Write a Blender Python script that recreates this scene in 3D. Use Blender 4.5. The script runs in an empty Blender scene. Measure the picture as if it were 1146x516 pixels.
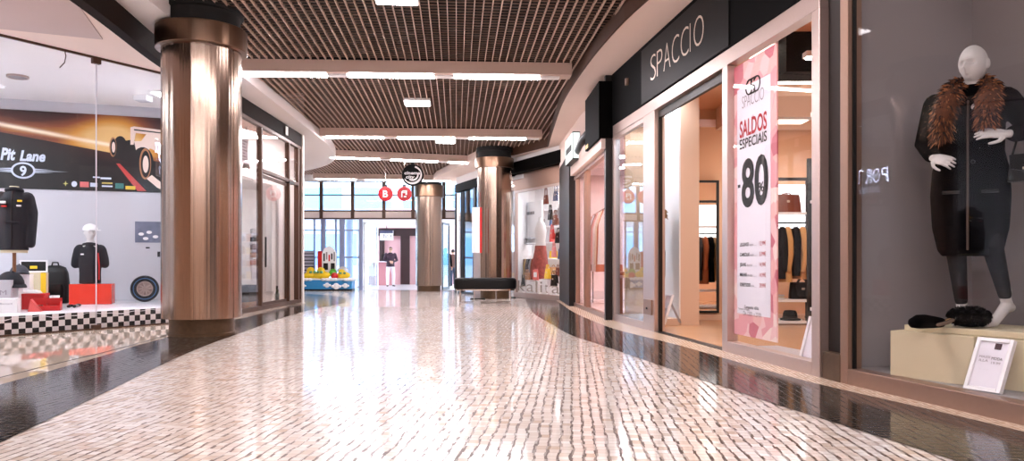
import bpy, bmesh, math, random
from mathutils import Vector, Matrix, Euler
random.seed(7)
PI = math.pi
SC = bpy.context.scene
COL = SC.collection
F, CX, HY, HC = 850.0, 573.0, 295.0, 0.8      # lens in pixels, principal column, horizon row, eye height

def fz(d):                                     # the hall floor falls gently towards the exit
    return 0.0 if d < 14 else -0.0125 * (d - 14)

def pt(px, py, d):                             # a point at depth d
    return Vector(((px - CX) / F * d, d, HC + (HY - py) / F * d))

# ------------------------------------------------------------------ mesh builder
class MB:
    def __init__(s):
        s.v = []; s.f = []; s.mi = []; s.cur = 0
    def add(s, vs, fs, M=None):
        n = len(s.v)
        for p in vs:
            p = Vector(p)
            s.v.append(M @ p if M is not None else p)
        for f in fs:
            s.f.append([n + i for i in f]); s.mi.append(s.cur)
        return s
    def box(s, x0, x1, y0, y1, z0, z1, M=None):
        return s.add([(x0,y0,z0),(x1,y0,z0),(x1,y1,z0),(x0,y1,z0),(x0,y0,z1),(x1,y0,z1),(x1,y1,z1),(x0,y1,z1)],
                     [(0,3,2,1),(4,5,6,7),(0,1,5,4),(1,2,6,5),(2,3,7,6),(3,0,4,7)], M)
    def quad(s, a, b, c, d):
        return s.add([a,b,c,d], [(0,1,2,3)])
    def prism(s, poly, z0, z1, M=None):
        n = len(poly)
        a = sum(poly[i][0]*poly[(i+1)%n][1]-poly[(i+1)%n][0]*poly[i][1] for i in range(n))
        if a < 0: poly = poly[::-1]
        vs = [(p[0],p[1],z0) for p in poly] + [(p[0],p[1],z1) for p in poly]
        fs = [tuple(range(n-1,-1,-1)), tuple(range(n,2*n))]
        fs += [(i,(i+1)%n,n+(i+1)%n,n+i) for i in range(n)]
        return s.add(vs, fs, M)
    def slab(s, poly, y0, y1, M=None):          # polygon in xz with a thickness along y
        R = Matrix(((1,0,0,0),(0,0,-1,0),(0,1,0,0),(0,0,0,1)))   # (x,z',y') -> (x,-y',z')
        MM = R if M is None else M @ R
        return s.prism(poly, -y1, -y0, MM)
    def loft(s, rings, cap=True, closed=True, M=None):
        n = len(rings[0]); vs = [p for r in rings for p in r]; fs = []
        for k in range(len(rings)-1):
            for i in range(n if closed else n-1):
                j = (i+1) % n
                fs.append((k*n+i, k*n+j, (k+1)*n+j, (k+1)*n+i))
        if cap and closed:
            fs.append(tuple(range(n-1,-1,-1)))
            b = (len(rings)-1)*n
            fs.append(tuple(range(b,b+n)))
        return s.add(vs, fs, M)
    def lathe(s, prof, n=32, c=(0,0,0), M=None, ring=False):
        rings = []
        if ring: prof = list(prof)+[prof[0]]
        for r, z in prof:
            r = max(r, 1e-4)
            rings.append([(c[0]+r*math.cos(2*PI*i/n), c[1]+r*math.sin(2*PI*i/n), c[2]+z) for i in range(n)])
        return s.loft(rings, not ring, True, M)
    def cyl(s, p0, p1, r, n=16, r1=None):
        return s.tube([p0, p1], [r, r if r1 is None else r1], n)
    def tube(s, pts, r, n=8, round_=False, flat=1.0, closed=False):
        pts = [Vector(p) for p in pts]
        if not isinstance(r, (list, tuple)): r = [r]*len(pts)
        r = list(r)
        if round_:
            d0 = (pts[0]-pts[1]).normalized(); d1 = (pts[-1]-pts[-2]).normalized()
            a, b = pts[0], pts[-1]; ra, rb = r[0], r[-1]
            pre = [(a+d0*ra*math.sin(t), ra*math.cos(t)) for t in (1.5,1.1,.6)]
            post = [(b+d1*rb*math.sin(t), rb*math.cos(t)) for t in (.6,1.1,1.5)]
            pts = [p for p,_ in pre]+pts+[p for p,_ in post]
            r = [q for _,q in pre]+r+[q for _,q in post]
        rings = []; up = None
        for i, p in enumerate(pts):
            if closed: t = pts[(i+1)%len(pts)]-pts[i-1]
            else: t = pts[min(i+1,len(pts)-1)]-pts[max(i-1,0)]
            t.normalize()
            if up is None:
                up = Vector((0,0,1)) if abs(t.z) < .9 else Vector((0,1,0))
            x = up.cross(t)
            if x.length < 1e-5: x = Vector((1,0,0)).cross(t)
            x.normalize(); y = t.cross(x); up = y
            rings.append([p + x*math.cos(2*PI*k/n)*r[i] + y*math.sin(2*PI*k/n)*r[i]*flat for k in range(n)])
        if closed:
            rings.append(rings[0]); return s.loft(rings, False)
        return s.loft(rings)
    def ball(s, c, r, nu=16, nv=10, M=None, fn=None):
        if not isinstance(r, (list, tuple)): r = (r,r,r)
        rings = []
        for k in range(nv+1):
            t = PI*k/nv; st = max(math.sin(t), 1e-3)
            ring = []
            for i in range(nu):
                a = 2*PI*i/nu
                p = Vector((st*math.cos(a), st*math.sin(a), -math.cos(t)))
                q = Vector((p.x*r[0], p.y*r[1], p.z*r[2]))
                if fn: q = fn(p, q)
                ring.append(Vector(c)+q)
            rings.append(ring)
        return s.loft(rings, True, True, M)
    def build(s, name, mats, parent=None, loc=(0,0,0), rz=0.0, smooth=None, bevel=0, sub=0, remesh=0):
        me = bpy.data.meshes.new(name)
        me.from_pydata([tuple(p) for p in s.v], [], s.f)
        bm = bmesh.new(); bm.from_mesh(me)
        bmesh.ops.recalc_face_normals(bm, faces=bm.faces)
        bm.to_mesh(me); bm.free()
        if not isinstance(mats, (list, tuple)): mats = [mats]
        for m in mats: me.materials.append(m)
        if len(mats) > 1:
            for p, i in zip(me.polygons, s.mi): p.material_index = i
        if smooth is not None:
            for p in me.polygons: p.use_smooth = True
            if smooth < 180: me.set_sharp_from_angle(angle=math.radians(smooth))
        o = bpy.data.objects.new(name, me); COL.objects.link(o)
        o.location = loc; o.rotation_euler = (0,0,rz)
        if parent is not None: o.parent = parent
        if remesh:
            m = o.modifiers.new('Remesh','REMESH'); m.mode = 'VOXEL'; m.voxel_size = remesh; m.use_smooth_shade = True
            m = o.modifiers.new('Smooth','SMOOTH'); m.factor = .5; m.iterations = 2
        if bevel:
            m = o.modifiers.new('Bevel','BEVEL'); m.width = bevel; m.segments = 2; m.limit_method = 'ANGLE'
        if sub:
            m = o.modifiers.new('Sub','SUBSURF'); m.levels = sub; m.render_levels = sub
        return o

def tag(o, label=None, cat=None, group=None, kind=None):
    if label: o['label'] = label
    if cat: o['category'] = cat
    if group: o['group'] = group
    if kind: o['kind'] = kind
    return o
def thing(name, label, cat, loc=(0,0,0), rz=0.0, group=None):
    o = bpy.data.objects.new(name, None); COL.objects.link(o)
    o.empty_display_size = .1; o.location = loc; o.rotation_euler = (0,0,rz)
    return tag(o, label, cat, group)
def holder(name, loc=(0,0,0), rz=0.0):           # an Empty belonging to the setting
    o = bpy.data.objects.new(name, None); COL.objects.link(o)
    o.empty_display_size = .1; o.location = loc; o.rotation_euler = (0,0,rz); o['kind'] = 'structure'
    return o
def struct(o): o['kind'] = 'structure'; return o
def dup(root, loc, rz=None, label=None, group=None):
    r = root.copy(); COL.objects.link(r); r.location = loc
    if rz is not None: r.rotation_euler = (0,0,rz)
    if label: r['label'] = label
    if group: r['group'] = group
    for ch in list(root.children):
        c = ch.copy(); COL.objects.link(c); c.parent = r
        for g in list(ch.children):
            d = g.copy(); COL.objects.link(d); d.parent = c
    return r

def text_mb(body, height, width=None, bold=0.0, shear=0.0, depth=0.002, align='LEFT', spacing=1.0):
    cu = bpy.data.curves.new('t', 'FONT'); cu.body = body; cu.size = 1.0; cu.extrude = 0.0
    cu.offset = bold; cu.shear = shear; cu.space_character = spacing; cu.resolution_u = 4
    o = bpy.data.objects.new('t', cu); COL.objects.link(o)
    bpy.context.view_layer.update()
    dg = bpy.context.evaluated_depsgraph_get()
    me = bpy.data.meshes.new_from_object(o.evaluated_get(dg))
    vs = [v.co.copy() for v in me.vertices]; fs = [tuple(p.vertices) for p in me.polygons]
    bpy.data.objects.remove(o); bpy.data.curves.remove(cu); bpy.data.meshes.remove(me)
    x0 = min(v.x for v in vs); x1 = max(v.x for v in vs)
    sc = height / 0.70                            # capitals of the built-in face are about 0.70 of the size
    sx = sc if width is None else width / (x1 - x0)
    off = {'LEFT': -x0, 'CENTER': -(x0+x1)/2, 'RIGHT': -x1}[align]
    mb = MB()
    mb.add([((v.x+off)*sx, -depth, v.y*sc) for v in vs], fs)
    return mb
def text(name, body, height, mat, parent, loc, rz=0.0, **k):
    return text_mb(body, height, **k).build(name, mat, parent, loc, rz)

# ------------------------------------------------------------------ materials
def lin(c):
    return tuple((x/12.92 if x <= .04045 else ((x+.055)/1.055)**2.4) for x in c)
def rgb(r, g, b): return lin((r/255, g/255, b/255)) + (1,)
def mat(name, col, rough=.5, metal=0.0, spec=.5, emit=0.0, ecol=None, coat=0.0, noise=None, bump=None, sheen=0):
    m = bpy.data.materials.new(name); m.use_nodes = True
    nt = m.node_tree; b = nt.nodes['Principled BSDF']
    b.inputs['Base Color'].default_value = col
    b.inputs['Roughness'].default_value = rough; b.inputs['Metallic'].default_value = metal
    b.inputs['Specular IOR Level'].default_value = spec; b.inputs['Coat Weight'].default_value = coat
    b.inputs['Sheen Weight'].default_value = sheen
    if emit:
        b.inputs['Emission Color'].default_value = ecol or col; b.inputs['Emission Strength'].default_value = emit
    if noise or bump:
        tc = nt.nodes.new('ShaderNodeTexCoord')
        if noise:
            sc, amt = noise
            n = nt.nodes.new('ShaderNodeTexNoise'); n.inputs['Scale'].default_value = sc; n.inputs['Detail'].default_value = 4
            nt.links.new(tc.outputs['Object'], n.inputs['Vector'])
            r = nt.nodes.new('ShaderNodeMix'); r.data_type = 'RGBA'
            r.inputs[6].default_value = tuple(x*(1-amt) for x in col[:3])+(1,)
            r.inputs[7].default_value = tuple(min(1,x*(1+amt)) for x in col[:3])+(1,)
            nt.links.new(n.outputs['Fac'], r.inputs[0]); nt.links.new(r.outputs[2], b.inputs['Base Color'])
        if bump:
            sc, amt = bump
            n = nt.nodes.new('ShaderNodeTexNoise'); n.inputs['Scale'].default_value = sc; n.inputs['Detail'].default_value = 3
            nt.links.new(tc.outputs['Object'], n.inputs['Vector'])
            bp = nt.nodes.new('ShaderNodeBump'); bp.inputs['Strength'].default_value = amt; bp.inputs['Distance'].default_value = .01
            nt.links.new(n.outputs['Fac'], bp.inputs['Height']); nt.links.new(bp.outputs['Normal'], b.inputs['Normal'])
    return m
def emis(name, col, strength):
    m = bpy.data.materials.new(name); m.use_nodes = True
    nt = m.node_tree; nt.nodes.clear()
    e = nt.nodes.new('ShaderNodeEmission'); e.inputs[0].default_value = col; e.inputs[1].default_value = strength
    o = nt.nodes.new('ShaderNodeOutputMaterial'); nt.links.new(e.outputs[0], o.inputs[0])
    return m
def glass(name, tint=(1,1,1,1), f0=.045, refl=1.0):
    m = bpy.data.materials.new(name); m.use_nodes = True
    nt = m.node_tree; nt.nodes.clear()
    def mth(op, a, b):
        x = nt.nodes.new('ShaderNodeMath'); x.operation = op
        for i, v in ((0,a),(1,b)):
            if hasattr(v, 'is_output'): nt.links.new(v, x.inputs[i])
            else: x.inputs[i].default_value = v
        return x.outputs[0]
    ge = nt.nodes.new('ShaderNodeNewGeometry')
    dt = nt.nodes.new('ShaderNodeVectorMath'); dt.operation = 'DOT_PRODUCT'
    nt.links.new(ge.outputs['Normal'], dt.inputs[0]); nt.links.new(ge.outputs['Incoming'], dt.inputs[1])
    c = mth('ABSOLUTE', dt.outputs['Value'], 0.0)
    p = mth('POWER', mth('SUBTRACT', 1.0, c), 5.0)
    fr = mth('MULTIPLY', mth('ADD', f0, mth('MULTIPLY', p, 1-f0)), refl)
    tr = nt.nodes.new('ShaderNodeBsdfTransparent'); tr.inputs[0].default_value = tint
    gl = nt.nodes.new('ShaderNodeBsdfGlossy'); gl.inputs['Roughness'].default_value = 0.0
    mx = nt.nodes.new('ShaderNodeMixShader'); o = nt.nodes.new('ShaderNodeOutputMaterial')
    nt.links.new(fr, mx.inputs[0])
    nt.links.new(tr.outputs[0], mx.inputs[1]); nt.links.new(gl.outputs[0], mx.inputs[2]); nt.links.new(mx.outputs[0], o.inputs[0])
    return m

class NG:                                        # tiny node-graph helper
    def __init__(s, m): s.nt = m.node_tree
    def n(s, t, **k):
        x = s.nt.nodes.new(t)
        for a, v in k.items(): setattr(x, a, v)
        return x
    def put(s, i, v):
        if hasattr(v, 'is_output'): s.nt.links.new(v, i)
        else: i.default_value = v
    def m(s, op, a, b=0.0, c=0.0):
        x = s.n('ShaderNodeMath', operation=op)
        s.put(x.inputs[0], a); s.put(x.inputs[1], b); s.put(x.inputs[2], c)
        return x.outputs[0]
    def mix(s, f, a, b):
        x = s.n('ShaderNodeMix', data_type='RGBA')
        s.put(x.inputs[0], f); s.put(x.inputs[6], a); s.put(x.inputs[7], b)
        return x.outputs[2]

def mosaic(name, c_lo, c_hi, joint, cross, cell=.052, rot=-4.5, jw=.10, cw=.05, rough=.08, jamt=1.0, camt=.3, bump=.03, patch=.25, spec=.7, tan_amt=.5):
    """small polished stone cubes laid in long courses"""
    m = bpy.data.materials.new(name); m.use_nodes = True
    g = NG(m); nt = m.node_tree; b = nt.nodes['Principled BSDF']
    tc = g.n('ShaderNodeTexCoord')
    mp = g.n('ShaderNodeMapping'); mp.inputs['Rotation'].default_value = (0,0,math.radians(-rot))
    nt.links.new(tc.outputs['Object'], mp.inputs['Vector'])
    wz = g.n('ShaderNodeTexNoise'); wz.inputs['Scale'].default_value = 5.0; wz.inputs['Detail'].default_value = 2
    nt.links.new(mp.outputs[0], wz.inputs['Vector'])
    sp = g.n('ShaderNodeSeparateXYZ'); nt.links.new(mp.outputs[0], sp.inputs[0])
    wob = g.m('MULTIPLY', g.m('SUBTRACT', wz.outputs['Fac'], .5), .03)
    u = g.m('DIVIDE', g.m('ADD', sp.outputs[0], wob), cell)
    cu = g.m('FLOOR', u)
    wn1 = g.n('ShaderNodeTexWhiteNoise', noise_dimensions='1D'); nt.links.new(cu, wn1.inputs['W'])
    v = g.m('ADD', g.m('DIVIDE', g.m('ADD', sp.outputs[1], g.m('MULTIPLY', wob, .6)), cell*1.05), wn1.outputs['Value'])
    cv = g.m('FLOOR', v)
    cid = g.n('ShaderNodeCombineXYZ'); nt.links.new(cu, cid.inputs[0]); nt.links.new(cv, cid.inputs[1])
    wn = g.n('ShaderNodeTexWhiteNoise', noise_dimensions='2D'); nt.links.new(cid.outputs[0], wn.inputs['Vector'])
    rown = g.n('ShaderNodeTexWhiteNoise', noise_dimensions='2D'); nt.links.new(cid.outputs[0], rown.inputs['Vector'])
    fu_ = g.m('ADD', g.m('FRACT', u), g.m('MULTIPLY', g.m('SUBTRACT', rown.outputs['Value'], .5), .14)); du = g.m('ABSOLUTE', g.m('MINIMUM', fu_, g.m('SUBTRACT', 1.0, fu_)))
    dv = g.m('MINIMUM', g.m('FRACT', v), g.m('SUBTRACT', 1.0, g.m('FRACT', v)))
    jn = g.n('ShaderNodeTexNoise'); jn.inputs['Scale'].default_value = 14.0; nt.links.new(mp.outputs[0], jn.inputs['Vector'])
    jwid = g.m('MULTIPLY', g.m('ADD', .35, g.m('MULTIPLY', jn.outputs['Fac'], 1.3)), jw)
    sepc = g.n('ShaderNodeSeparateColor'); nt.links.new(wn.outputs['Color'], sepc.inputs[0])
    ju = g.m('MULTIPLY', g.m('LESS_THAN', du, jwid), g.m('MULTIPLY', g.m('MINIMUM', 1.0, g.m('ADD', .32, g.m('MULTIPLY', sepc.outputs[1], 1.1))), jamt))
    jv = g.m('MULTIPLY', g.m('LESS_THAN', dv, cw), camt)
    pn = g.n('ShaderNodeTexNoise'); pn.inputs['Scale'].default_value = 1.6; pn.inputs['Detail'].default_value = 5
    nt.links.new(mp.outputs[0], pn.inputs['Vector'])
    f = g.m('ADD', g.m('MULTIPLY', wn.outputs['Value'], 1-patch), g.m('MULTIPLY', pn.outputs['Fac'], patch))
    col = g.mix(f, c_lo, c_hi)
    col = g.mix(g.m('MULTIPLY', g.m('GREATER_THAN', sepc.outputs[2], .88), tan_amt), col, tuple(x*y for x,y in zip(c_lo[:3],(.80,.68,.56)))+(1,))
    col = g.mix(jv, col, cross)
    col = g.mix(ju, col, joint)
    nt.links.new(col, b.inputs['Base Color'])
    hgt = g.m('SUBTRACT', g.m('MULTIPLY', wn.outputs['Value'], .25), g.m('MAXIMUM', ju, jv))
    bp = g.n('ShaderNodeBump'); bp.inputs['Strength'].default_value = bump; bp.inputs['Distance'].default_value = .002
    nt.links.new(hgt, bp.inputs['Height']); nt.links.new(bp.outputs[0], b.inputs['Normal'])
    rr = g.m('ADD', rough, g.m('MULTIPLY', ju, .4)); nt.links.new(rr, b.inputs['Roughness'])
    b.inputs['Specular IOR Level'].default_value = spec
    return m

def steel(name, col, rough=.22, streak=.35):
    """brushed and slightly rippled sheet steel: ripples run up the shaft"""
    m = bpy.data.materials.new(name); m.use_nodes = True
    g = NG(m); nt = m.node_tree; b = nt.nodes['Principled BSDF']
    tc = g.n('ShaderNodeTexCoord')
    mp = g.n('ShaderNodeMapping'); mp.inputs['Scale'].default_value = (1,1,.003)
    nt.links.new(tc.outputs['Object'], mp.inputs['Vector'])
    n1 = g.n('ShaderNodeTexNoise'); n1.inputs['Scale'].default_value = 9; n1.inputs['Detail'].default_value = 2
    n2 = g.n('ShaderNodeTexNoise'); n2.inputs['Scale'].default_value = 70; n2.inputs['Detail'].default_value = 3
    nt.links.new(mp.outputs[0], n1.inputs['Vector']); nt.links.new(mp.outputs[0], n2.inputs['Vector'])
    h = g.m('ADD', n1.outputs['Fac'], g.m('MULTIPLY', n2.outputs['Fac'], .06))
    bp = g.n('ShaderNodeBump'); bp.inputs['Strength'].default_value = streak; bp.inputs['Distance'].default_value = .05
    nt.links.new(h, bp.inputs['Height']); nt.links.new(bp.outputs[0], b.inputs['Normal'])
    c = g.mix(n2.outputs['Fac'], tuple(x*.8 for x in col[:3])+(1,), col)
    nt.links.new(c, b.inputs['Base Color'])
    b.inputs['Metallic'].default_value = 1.0; b.inputs['Roughness'].default_value = rough
    return m

def checker(name, a, b_, size, rough=.3, axes='xz', off=(0,0)):
    m = bpy.data.materials.new(name); m.use_nodes = True
    g = NG(m); nt = m.node_tree; b = nt.nodes['Principled BSDF']
    tc = g.n('ShaderNodeTexCoord'); sp = g.n('ShaderNodeSeparateXYZ'); nt.links.new(tc.outputs['Object'], sp.inputs[0])
    ix = {'x':0,'y':1,'z':2}
    p = g.m('FLOOR', g.m('DIVIDE', g.m('ADD', sp.outputs[ix[axes[0]]], off[0]), size))
    q = g.m('FLOOR', g.m('DIVIDE', g.m('ADD', sp.outputs[ix[axes[1]]], off[1]), size))
    k = g.m('FLOORED_MODULO', g.m('ADD', p, q), 2.0)
    nt.links.new(g.mix(k, a, b_), b.inputs['Base Color']); b.inputs['Roughness'].default_value = rough
    return m

M = {}
M['field'] = mosaic('cream stone mosaic', rgb(234,216,202), rgb(255,249,243), rgb(84,58,42), rgb(190,162,138), rough=.085, jw=.13, camt=.45)
M['band'] = mosaic('black stone mosaic', rgb(14,11,10), rgb(36,28,24), rgb(10,8,7), rgb(150,130,112), jw=.05, cw=.08, camt=.75, rough=.10, patch=.2, spec=.3, bump=.04)
M['border'] = mosaic('cream border mosaic', rgb(214,186,160), rgb(240,222,200), rgb(150,112,84), rgb(176,146,120), cell=.03, rough=.2, jw=.12, jamt=.6)
M['smooth'] = mat('polished cream floor slabs', rgb(226,208,190), .015, spec=1.0, noise=(2.5,.06))
M['plaster'] = mat('pinkish plaster', rgb(240,220,210), .85, noise=(1.5,.03))
M['plaster_grey'] = mat('mauve plaster panel', rgb(206,186,182), .85, noise=(1.5,.03))
M['plaster_white'] = mat('white plaster', rgb(238,232,230), .8)
M['plenum'] = mat('dark plenum', rgb(5,4,4), .9)
M['grid'] = mat('open cell blades lit tone', rgb(206,180,164), .5)  # paler copy: light caught by the long blades is put into the colour
M['grid_cross'] = mat('open cell blades shade tone', rgb(126,102,90), .6)  # darker copy: shade on the cross blades is painted in
M['beam'] = mat('pale bronze painted light beam', rgb(204,178,164), .5)
M['beam_dark'] = mat('dark recess', rgb(20,15,12), .8)
M['tube'] = emis('lit fluorescent tube', (1.0,.93,.97,1), 50.0)
M['tube_cool'] = emis('lit cool tube', (.92,.95,1,1), 16.0)
M['tube_warm'] = emis('lit warm tube', (1,.90,.80,1), 18.0)
M['panel_light'] = emis('lit ceiling panel', (1,.92,.95,1), 14.0)
M['steel'] = steel('brushed column steel', rgb(168,147,132), .22, .5)
M['collar'] = steel('column collar steel', rgb(128,102,84), .28, .15)
M['neck'] = mat('black column neck', rgb(14,11,10), .7)
M['plinth'] = mat('worn bronze plinth', rgb(92,70,50), .5, metal=.5, noise=(20,.4))
M['fascia'] = mat('black fascia', rgb(4,3,3), .7, spec=.05)
M['fascia_panel'] = mat('black fascia panel', rgb(9,7,6), .5, spec=.12)
M['brown'] = mat('brown painted metal', rgb(84,58,44), .45, metal=.3)
M['strip_dark'] = mat('dark brown fascia strip', rgb(30,19,14), .7, spec=.1)
M['dark'] = mat('dark frame metal', rgb(30,22,19), .45, metal=.4)
M['alu'] = mat('satin aluminium', rgb(196,176,168), .38, metal=.75, noise=(40,.04))
M['alu_bronze'] = mat('bronze satin aluminium', rgb(158,128,112), .4, metal=.7, noise=(40,.05))
M['chrome'] = mat('chrome', rgb(225,220,220), .1, metal=1)
M['glass'] = glass('shop window glass')
M['glass_dim'] = glass('low reflection window glass', f0=.03, refl=.45)
M['glass_soft'] = glass('shop glass seen along its plane', refl=.45)
M['glass_blue'] = glass('tinted window glass', (.86,.94,1,1))
M['black'] = mat('black', rgb(10,9,10), .6)
M['black_cloth'] = mat('black wool', rgb(7,6,7), .95, spec=.05)
M['white'] = mat('white paint', rgb(240,238,238), .5)
M['white_gloss'] = mat('white gloss', rgb(236,234,236), .25)
M['beige'] = mat('beige wall paint', rgb(222,190,166), .7)
M['peach'] = mat('peach wall paint', rgb(226,178,142), .8)
M['cream'] = mat('cream board', rgb(214,200,168), .6, noise=(3,.03))
M['grey_wall'] = mat('grey wall', rgb(150,144,146), .8, noise=(2,.03))
M['lightgrey'] = mat('light grey board', rgb(196,194,200), .6)
M['wood'] = mat('peach laminate floor', rgb(206,158,120), .25, noise=(2,.08))
M['skin_white'] = mat('matte white mannequin', rgb(208,204,202), .45)
M['red'] = mat('red', rgb(200,24,26), .4)
M['redbox'] = mat('red acrylic', rgb(226,62,44), .25)
M['gold'] = mat('yellow', rgb(240,196,40), .4)
M['leather'] = mat('brown leather', rgb(120,54,34), .3, noise=(12,.3))
M['black_leather'] = mat('black leather', rgb(8,7,8), .4, spec=.25)
M['camel'] = mat('camel wool', rgb(200,150,96), .9, bump=(120,.3))
M['pinklit'] = mat('pink wall', rgb(250,230,228), .7)
M['rubber'] = mat('tyre rubber', rgb(18,18,22), .6)
M['letter'] = mat('pale metal letter', rgb(210,196,180), .35, metal=.5)
M['ink'] = mat('black ink', rgb(14,12,14), .7)
M['ink_grey'] = mat('grey ink', rgb(150,140,150), .7)
M['ink_red'] = mat('red ink', rgb(186,42,52), .7)
M['paper'] = mat('white poster paper', rgb(240,236,246), .6)

class Frame:                                      # a facade line: x runs to the viewer's right along it, y runs into the shop
    def __init__(s, left, right):
        s.o = Vector((left[0], left[1])); r = Vector((right[0], right[1]))
        s.L = (r - s.o).length; s.x = (r - s.o).normalized(); s.y = Vector((-s.x.y, s.x.x))
        s.rz = math.atan2(s.x.y, s.x.x)
    def w(s, u, v=0.0, z=0.0):
        p = s.o + s.x*u + s.y*v
        return Vector((p.x, p.y, z))
    def u(s, px, v=0.0):                          # where the ray in column px meets the plane v
        k = (px - CX) / F; o = s.o + s.y*v        # o.x + u x.x = k (o.y + u x.y)
        return (k*o.y - o.x) / (s.x.x - k*s.x.y)
    def z(s, px, py, v=0.0):
        d = (s.o + s.y*v + s.x*s.u(px, v)).y
        return HC + (HY - py) / F * d
    def loc(s, u, v=0.0, z=0.0): return tuple(s.w(u, v, z))
    def M(s): return Matrix.Translation((s.o.x, s.o.y, 0)) @ Matrix.Rotation(s.rz, 4, 'Z')
# ================================================================== SETTING
L1 = Frame((-7.10, 5.70), (-4.36, 10.30))        # racing shop glass
L2 = Frame((-4.30, 11.0), (-4.36, 15.65))        # narrow glass shop behind the big column
R1 = Frame((2.22, 5.11), (3.37, 0.245))           # mannequin window
R2 = Frame((1.443, 10.66), (2.18, 5.32))         # fashion shop front
R3 = Frame((1.19, 14.25), (1.375, 10.70))        # pink lit shop
R4 = Frame((0.06, 19.2), (1.17, 16.9))           # bag shop facing the hall
R5 = Frame((-1.65, 23.3), (0.05, 18.95))         # glass shop beyond the middle column
BK = Frame((-11.5, 10.13), (-5.64, 12.2))        # back wall of the racing shop

# ---- floor
mb = MB()
ys = [-7, 14, 28.0]
for a, b in zip(ys, ys[1:]):
    mb.quad((-12, a, fz(a)), (9, a, fz(a)), (9, b, fz(b)), (-12, b, fz(b)))
struct(mb.build('floor', M['field']))

def resample(pts, step=.25):
    out = [Vector(pts[0])]
    for a, b in zip(pts, pts[1:]):
        a = Vector(a); b = Vector(b); n = max(1, int((b-a).length/step))
        out += [a.lerp(b, (i+1)/n) for i in range(n)]
    return out
def smooth_line(pts, step=.25):                  # Catmull-Rom through the measured points
    P = [Vector(p) for p in pts]; out = []
    for i in range(len(P)-1):
        a = P[max(i-1,0)]; b = P[i]; c = P[i+1]; d = P[min(i+2,len(P)-1)]
        n = max(1, int((c-b).length/step))
        for k in range(n):
            t = k/n
            out.append(.5*((2*b)+(c-a)*t+(2*a-5*b+4*c-d)*t*t+(3*b-a-3*c+d)*t**3))
    out.append(P[-1]); return out
def even(line, n):
    L = [0]
    for a, b in zip(line, line[1:]): L.append(L[-1]+(b-a).length)
    out = []; j = 0
    for i in range(n):
        s = L[-1]*i/(n-1)
        while j < len(L)-2 and L[j+1] < s: j += 1
        t = (s-L[j])/max(L[j+1]-L[j],1e-9)
        out.append(line[j].lerp(line[j+1], t))
    return out
def ribbon(name, A, B, m, h=.003, n=120):
    A = even(A, n); B = even(B, n); mb = MB(); vs = []; fs = []
    for a, b in zip(A, B):
        for k in range(5):
            p = a.lerp(b, k/4); vs.append((p.x, p.y, fz(p.y)+h))
    for i in range(n-1):
        for k in range(4): fs.append((i*5+k, i*5+k+1, (i+1)*5+k+1, (i+1)*5+k))
    mb.add(vs, fs); return struct(mb.build(name, m))
LI = smooth_line([(-1.1,-6),(-1.65,0),(-2.28,3.38),(-2.53,4.76),(-2.77,6.02),(-2.98,7.39),(-3.19,9.44),(-3.35,10.9),(-3.46,12.8),(-3.46,15.2),(-3.62,16.6),(-4.3,19.3),(-5.6,22),(-9.4,27)])
LO = smooth_line([(-2.4,-6),(-2.9,0),(-3.37,5.0),(-3.55,6.67),(-3.66,7.5),(-3.85,9.5),(-3.98,11.7),(-4.15,14.2),(-4.22,15.5),(-4.6,16.5),(-5.8,18.2),(-9.4,21.5)])
RI = smooth_line([(3.3,-6),(2.45,0),(1.79,3.08),(1.595,3.9),(1.475,4.4),(1.136,6.07),(.883,7.39),(.66,8.45),(.518,10),(.346,12.25),(.31,15.8),(.33,18.9)])
RO = smooth_line([(4.2,-6),(3.2,0.3),(2.42,3.64),(2.04,4.98),(1.90,5.71),(1.63,7.39),(1.44,8.32),(1.20,9.65),(1.0,12.8),(1.0,15.8),(1.0,17.2)])
RW = smooth_line([(5.2,-6),(3.37,.25),(2.52,3.83),(2.22,5.11),(2.18,5.32),(1.69,8.87),(1.443,10.66),(1.375,10.7),(1.19,14.25),(1.17,16.9)])
ribbon('trim_1', LI, LO, M['band']); ribbon('trim_2', RI, RO, M['band'])
LW = smooth_line([(-7.1,-6),(-7.1,5.7),(-4.36,10.3),(-4.30,11),(-4.36,15.65),(-5.5,15.72),(-9.4,15.85)])
ribbon('trim_3', LO, LW, M['smooth'], .0025)
ribbon('trim_4', RO, RW, M['border'], .0028)
mb = MB()                                        # thin dark joint in the polished floor
J = even(smooth_line([(-2.6,-6),(-3.12,0),(-3.58,5.31),(-3.68,7.08),(-3.95,9.6),(-4.08,11.7)]), 40)
mb.tube([(p.x,p.y,.002) for p in J], .004, 6); struct(mb.build('trim_5', M['dark']))

# ---- roof, soffits, open grid ceiling
struct(MB().box(-12,9,-7,28.3,4.3,4.45).build('ceiling', M['plenum']))
gr = MB(); gc = MB(); A = math.radians(4.2); dx = Vector((math.cos(A), math.sin(A))); dy = Vector((-math.sin(A), math.cos(A)))
def blade(mb, p, q, w, z0, z1):
    t = (q-p).normalized(); n = Vector((-t.y, t.x))*w/2
    P = [p-n, q-n, q+n, p+n]
    mb.prism([(a.x,a.y) for a in P], z0, z1)
T0, T1 = 2.0, 24.6
for i in range(-78, 46):
    s = i*.1
    blade(gr, dx*s+dy*T0, dx*s+dy*T1, .009, 3.615, 3.66)
for j in range(int((T1-T0)/.1)+1):
    t = T0+j*.1
    blade(gc, dx*-7.8+dy*t, dx*4.5+dy*t, .009, 3.642, 3.656)
gh = holder('ceiling_grid')
gr.build('long_blades', M['grid'], gh); gc.build('cross_blades', M['grid_cross'], gh)
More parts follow.
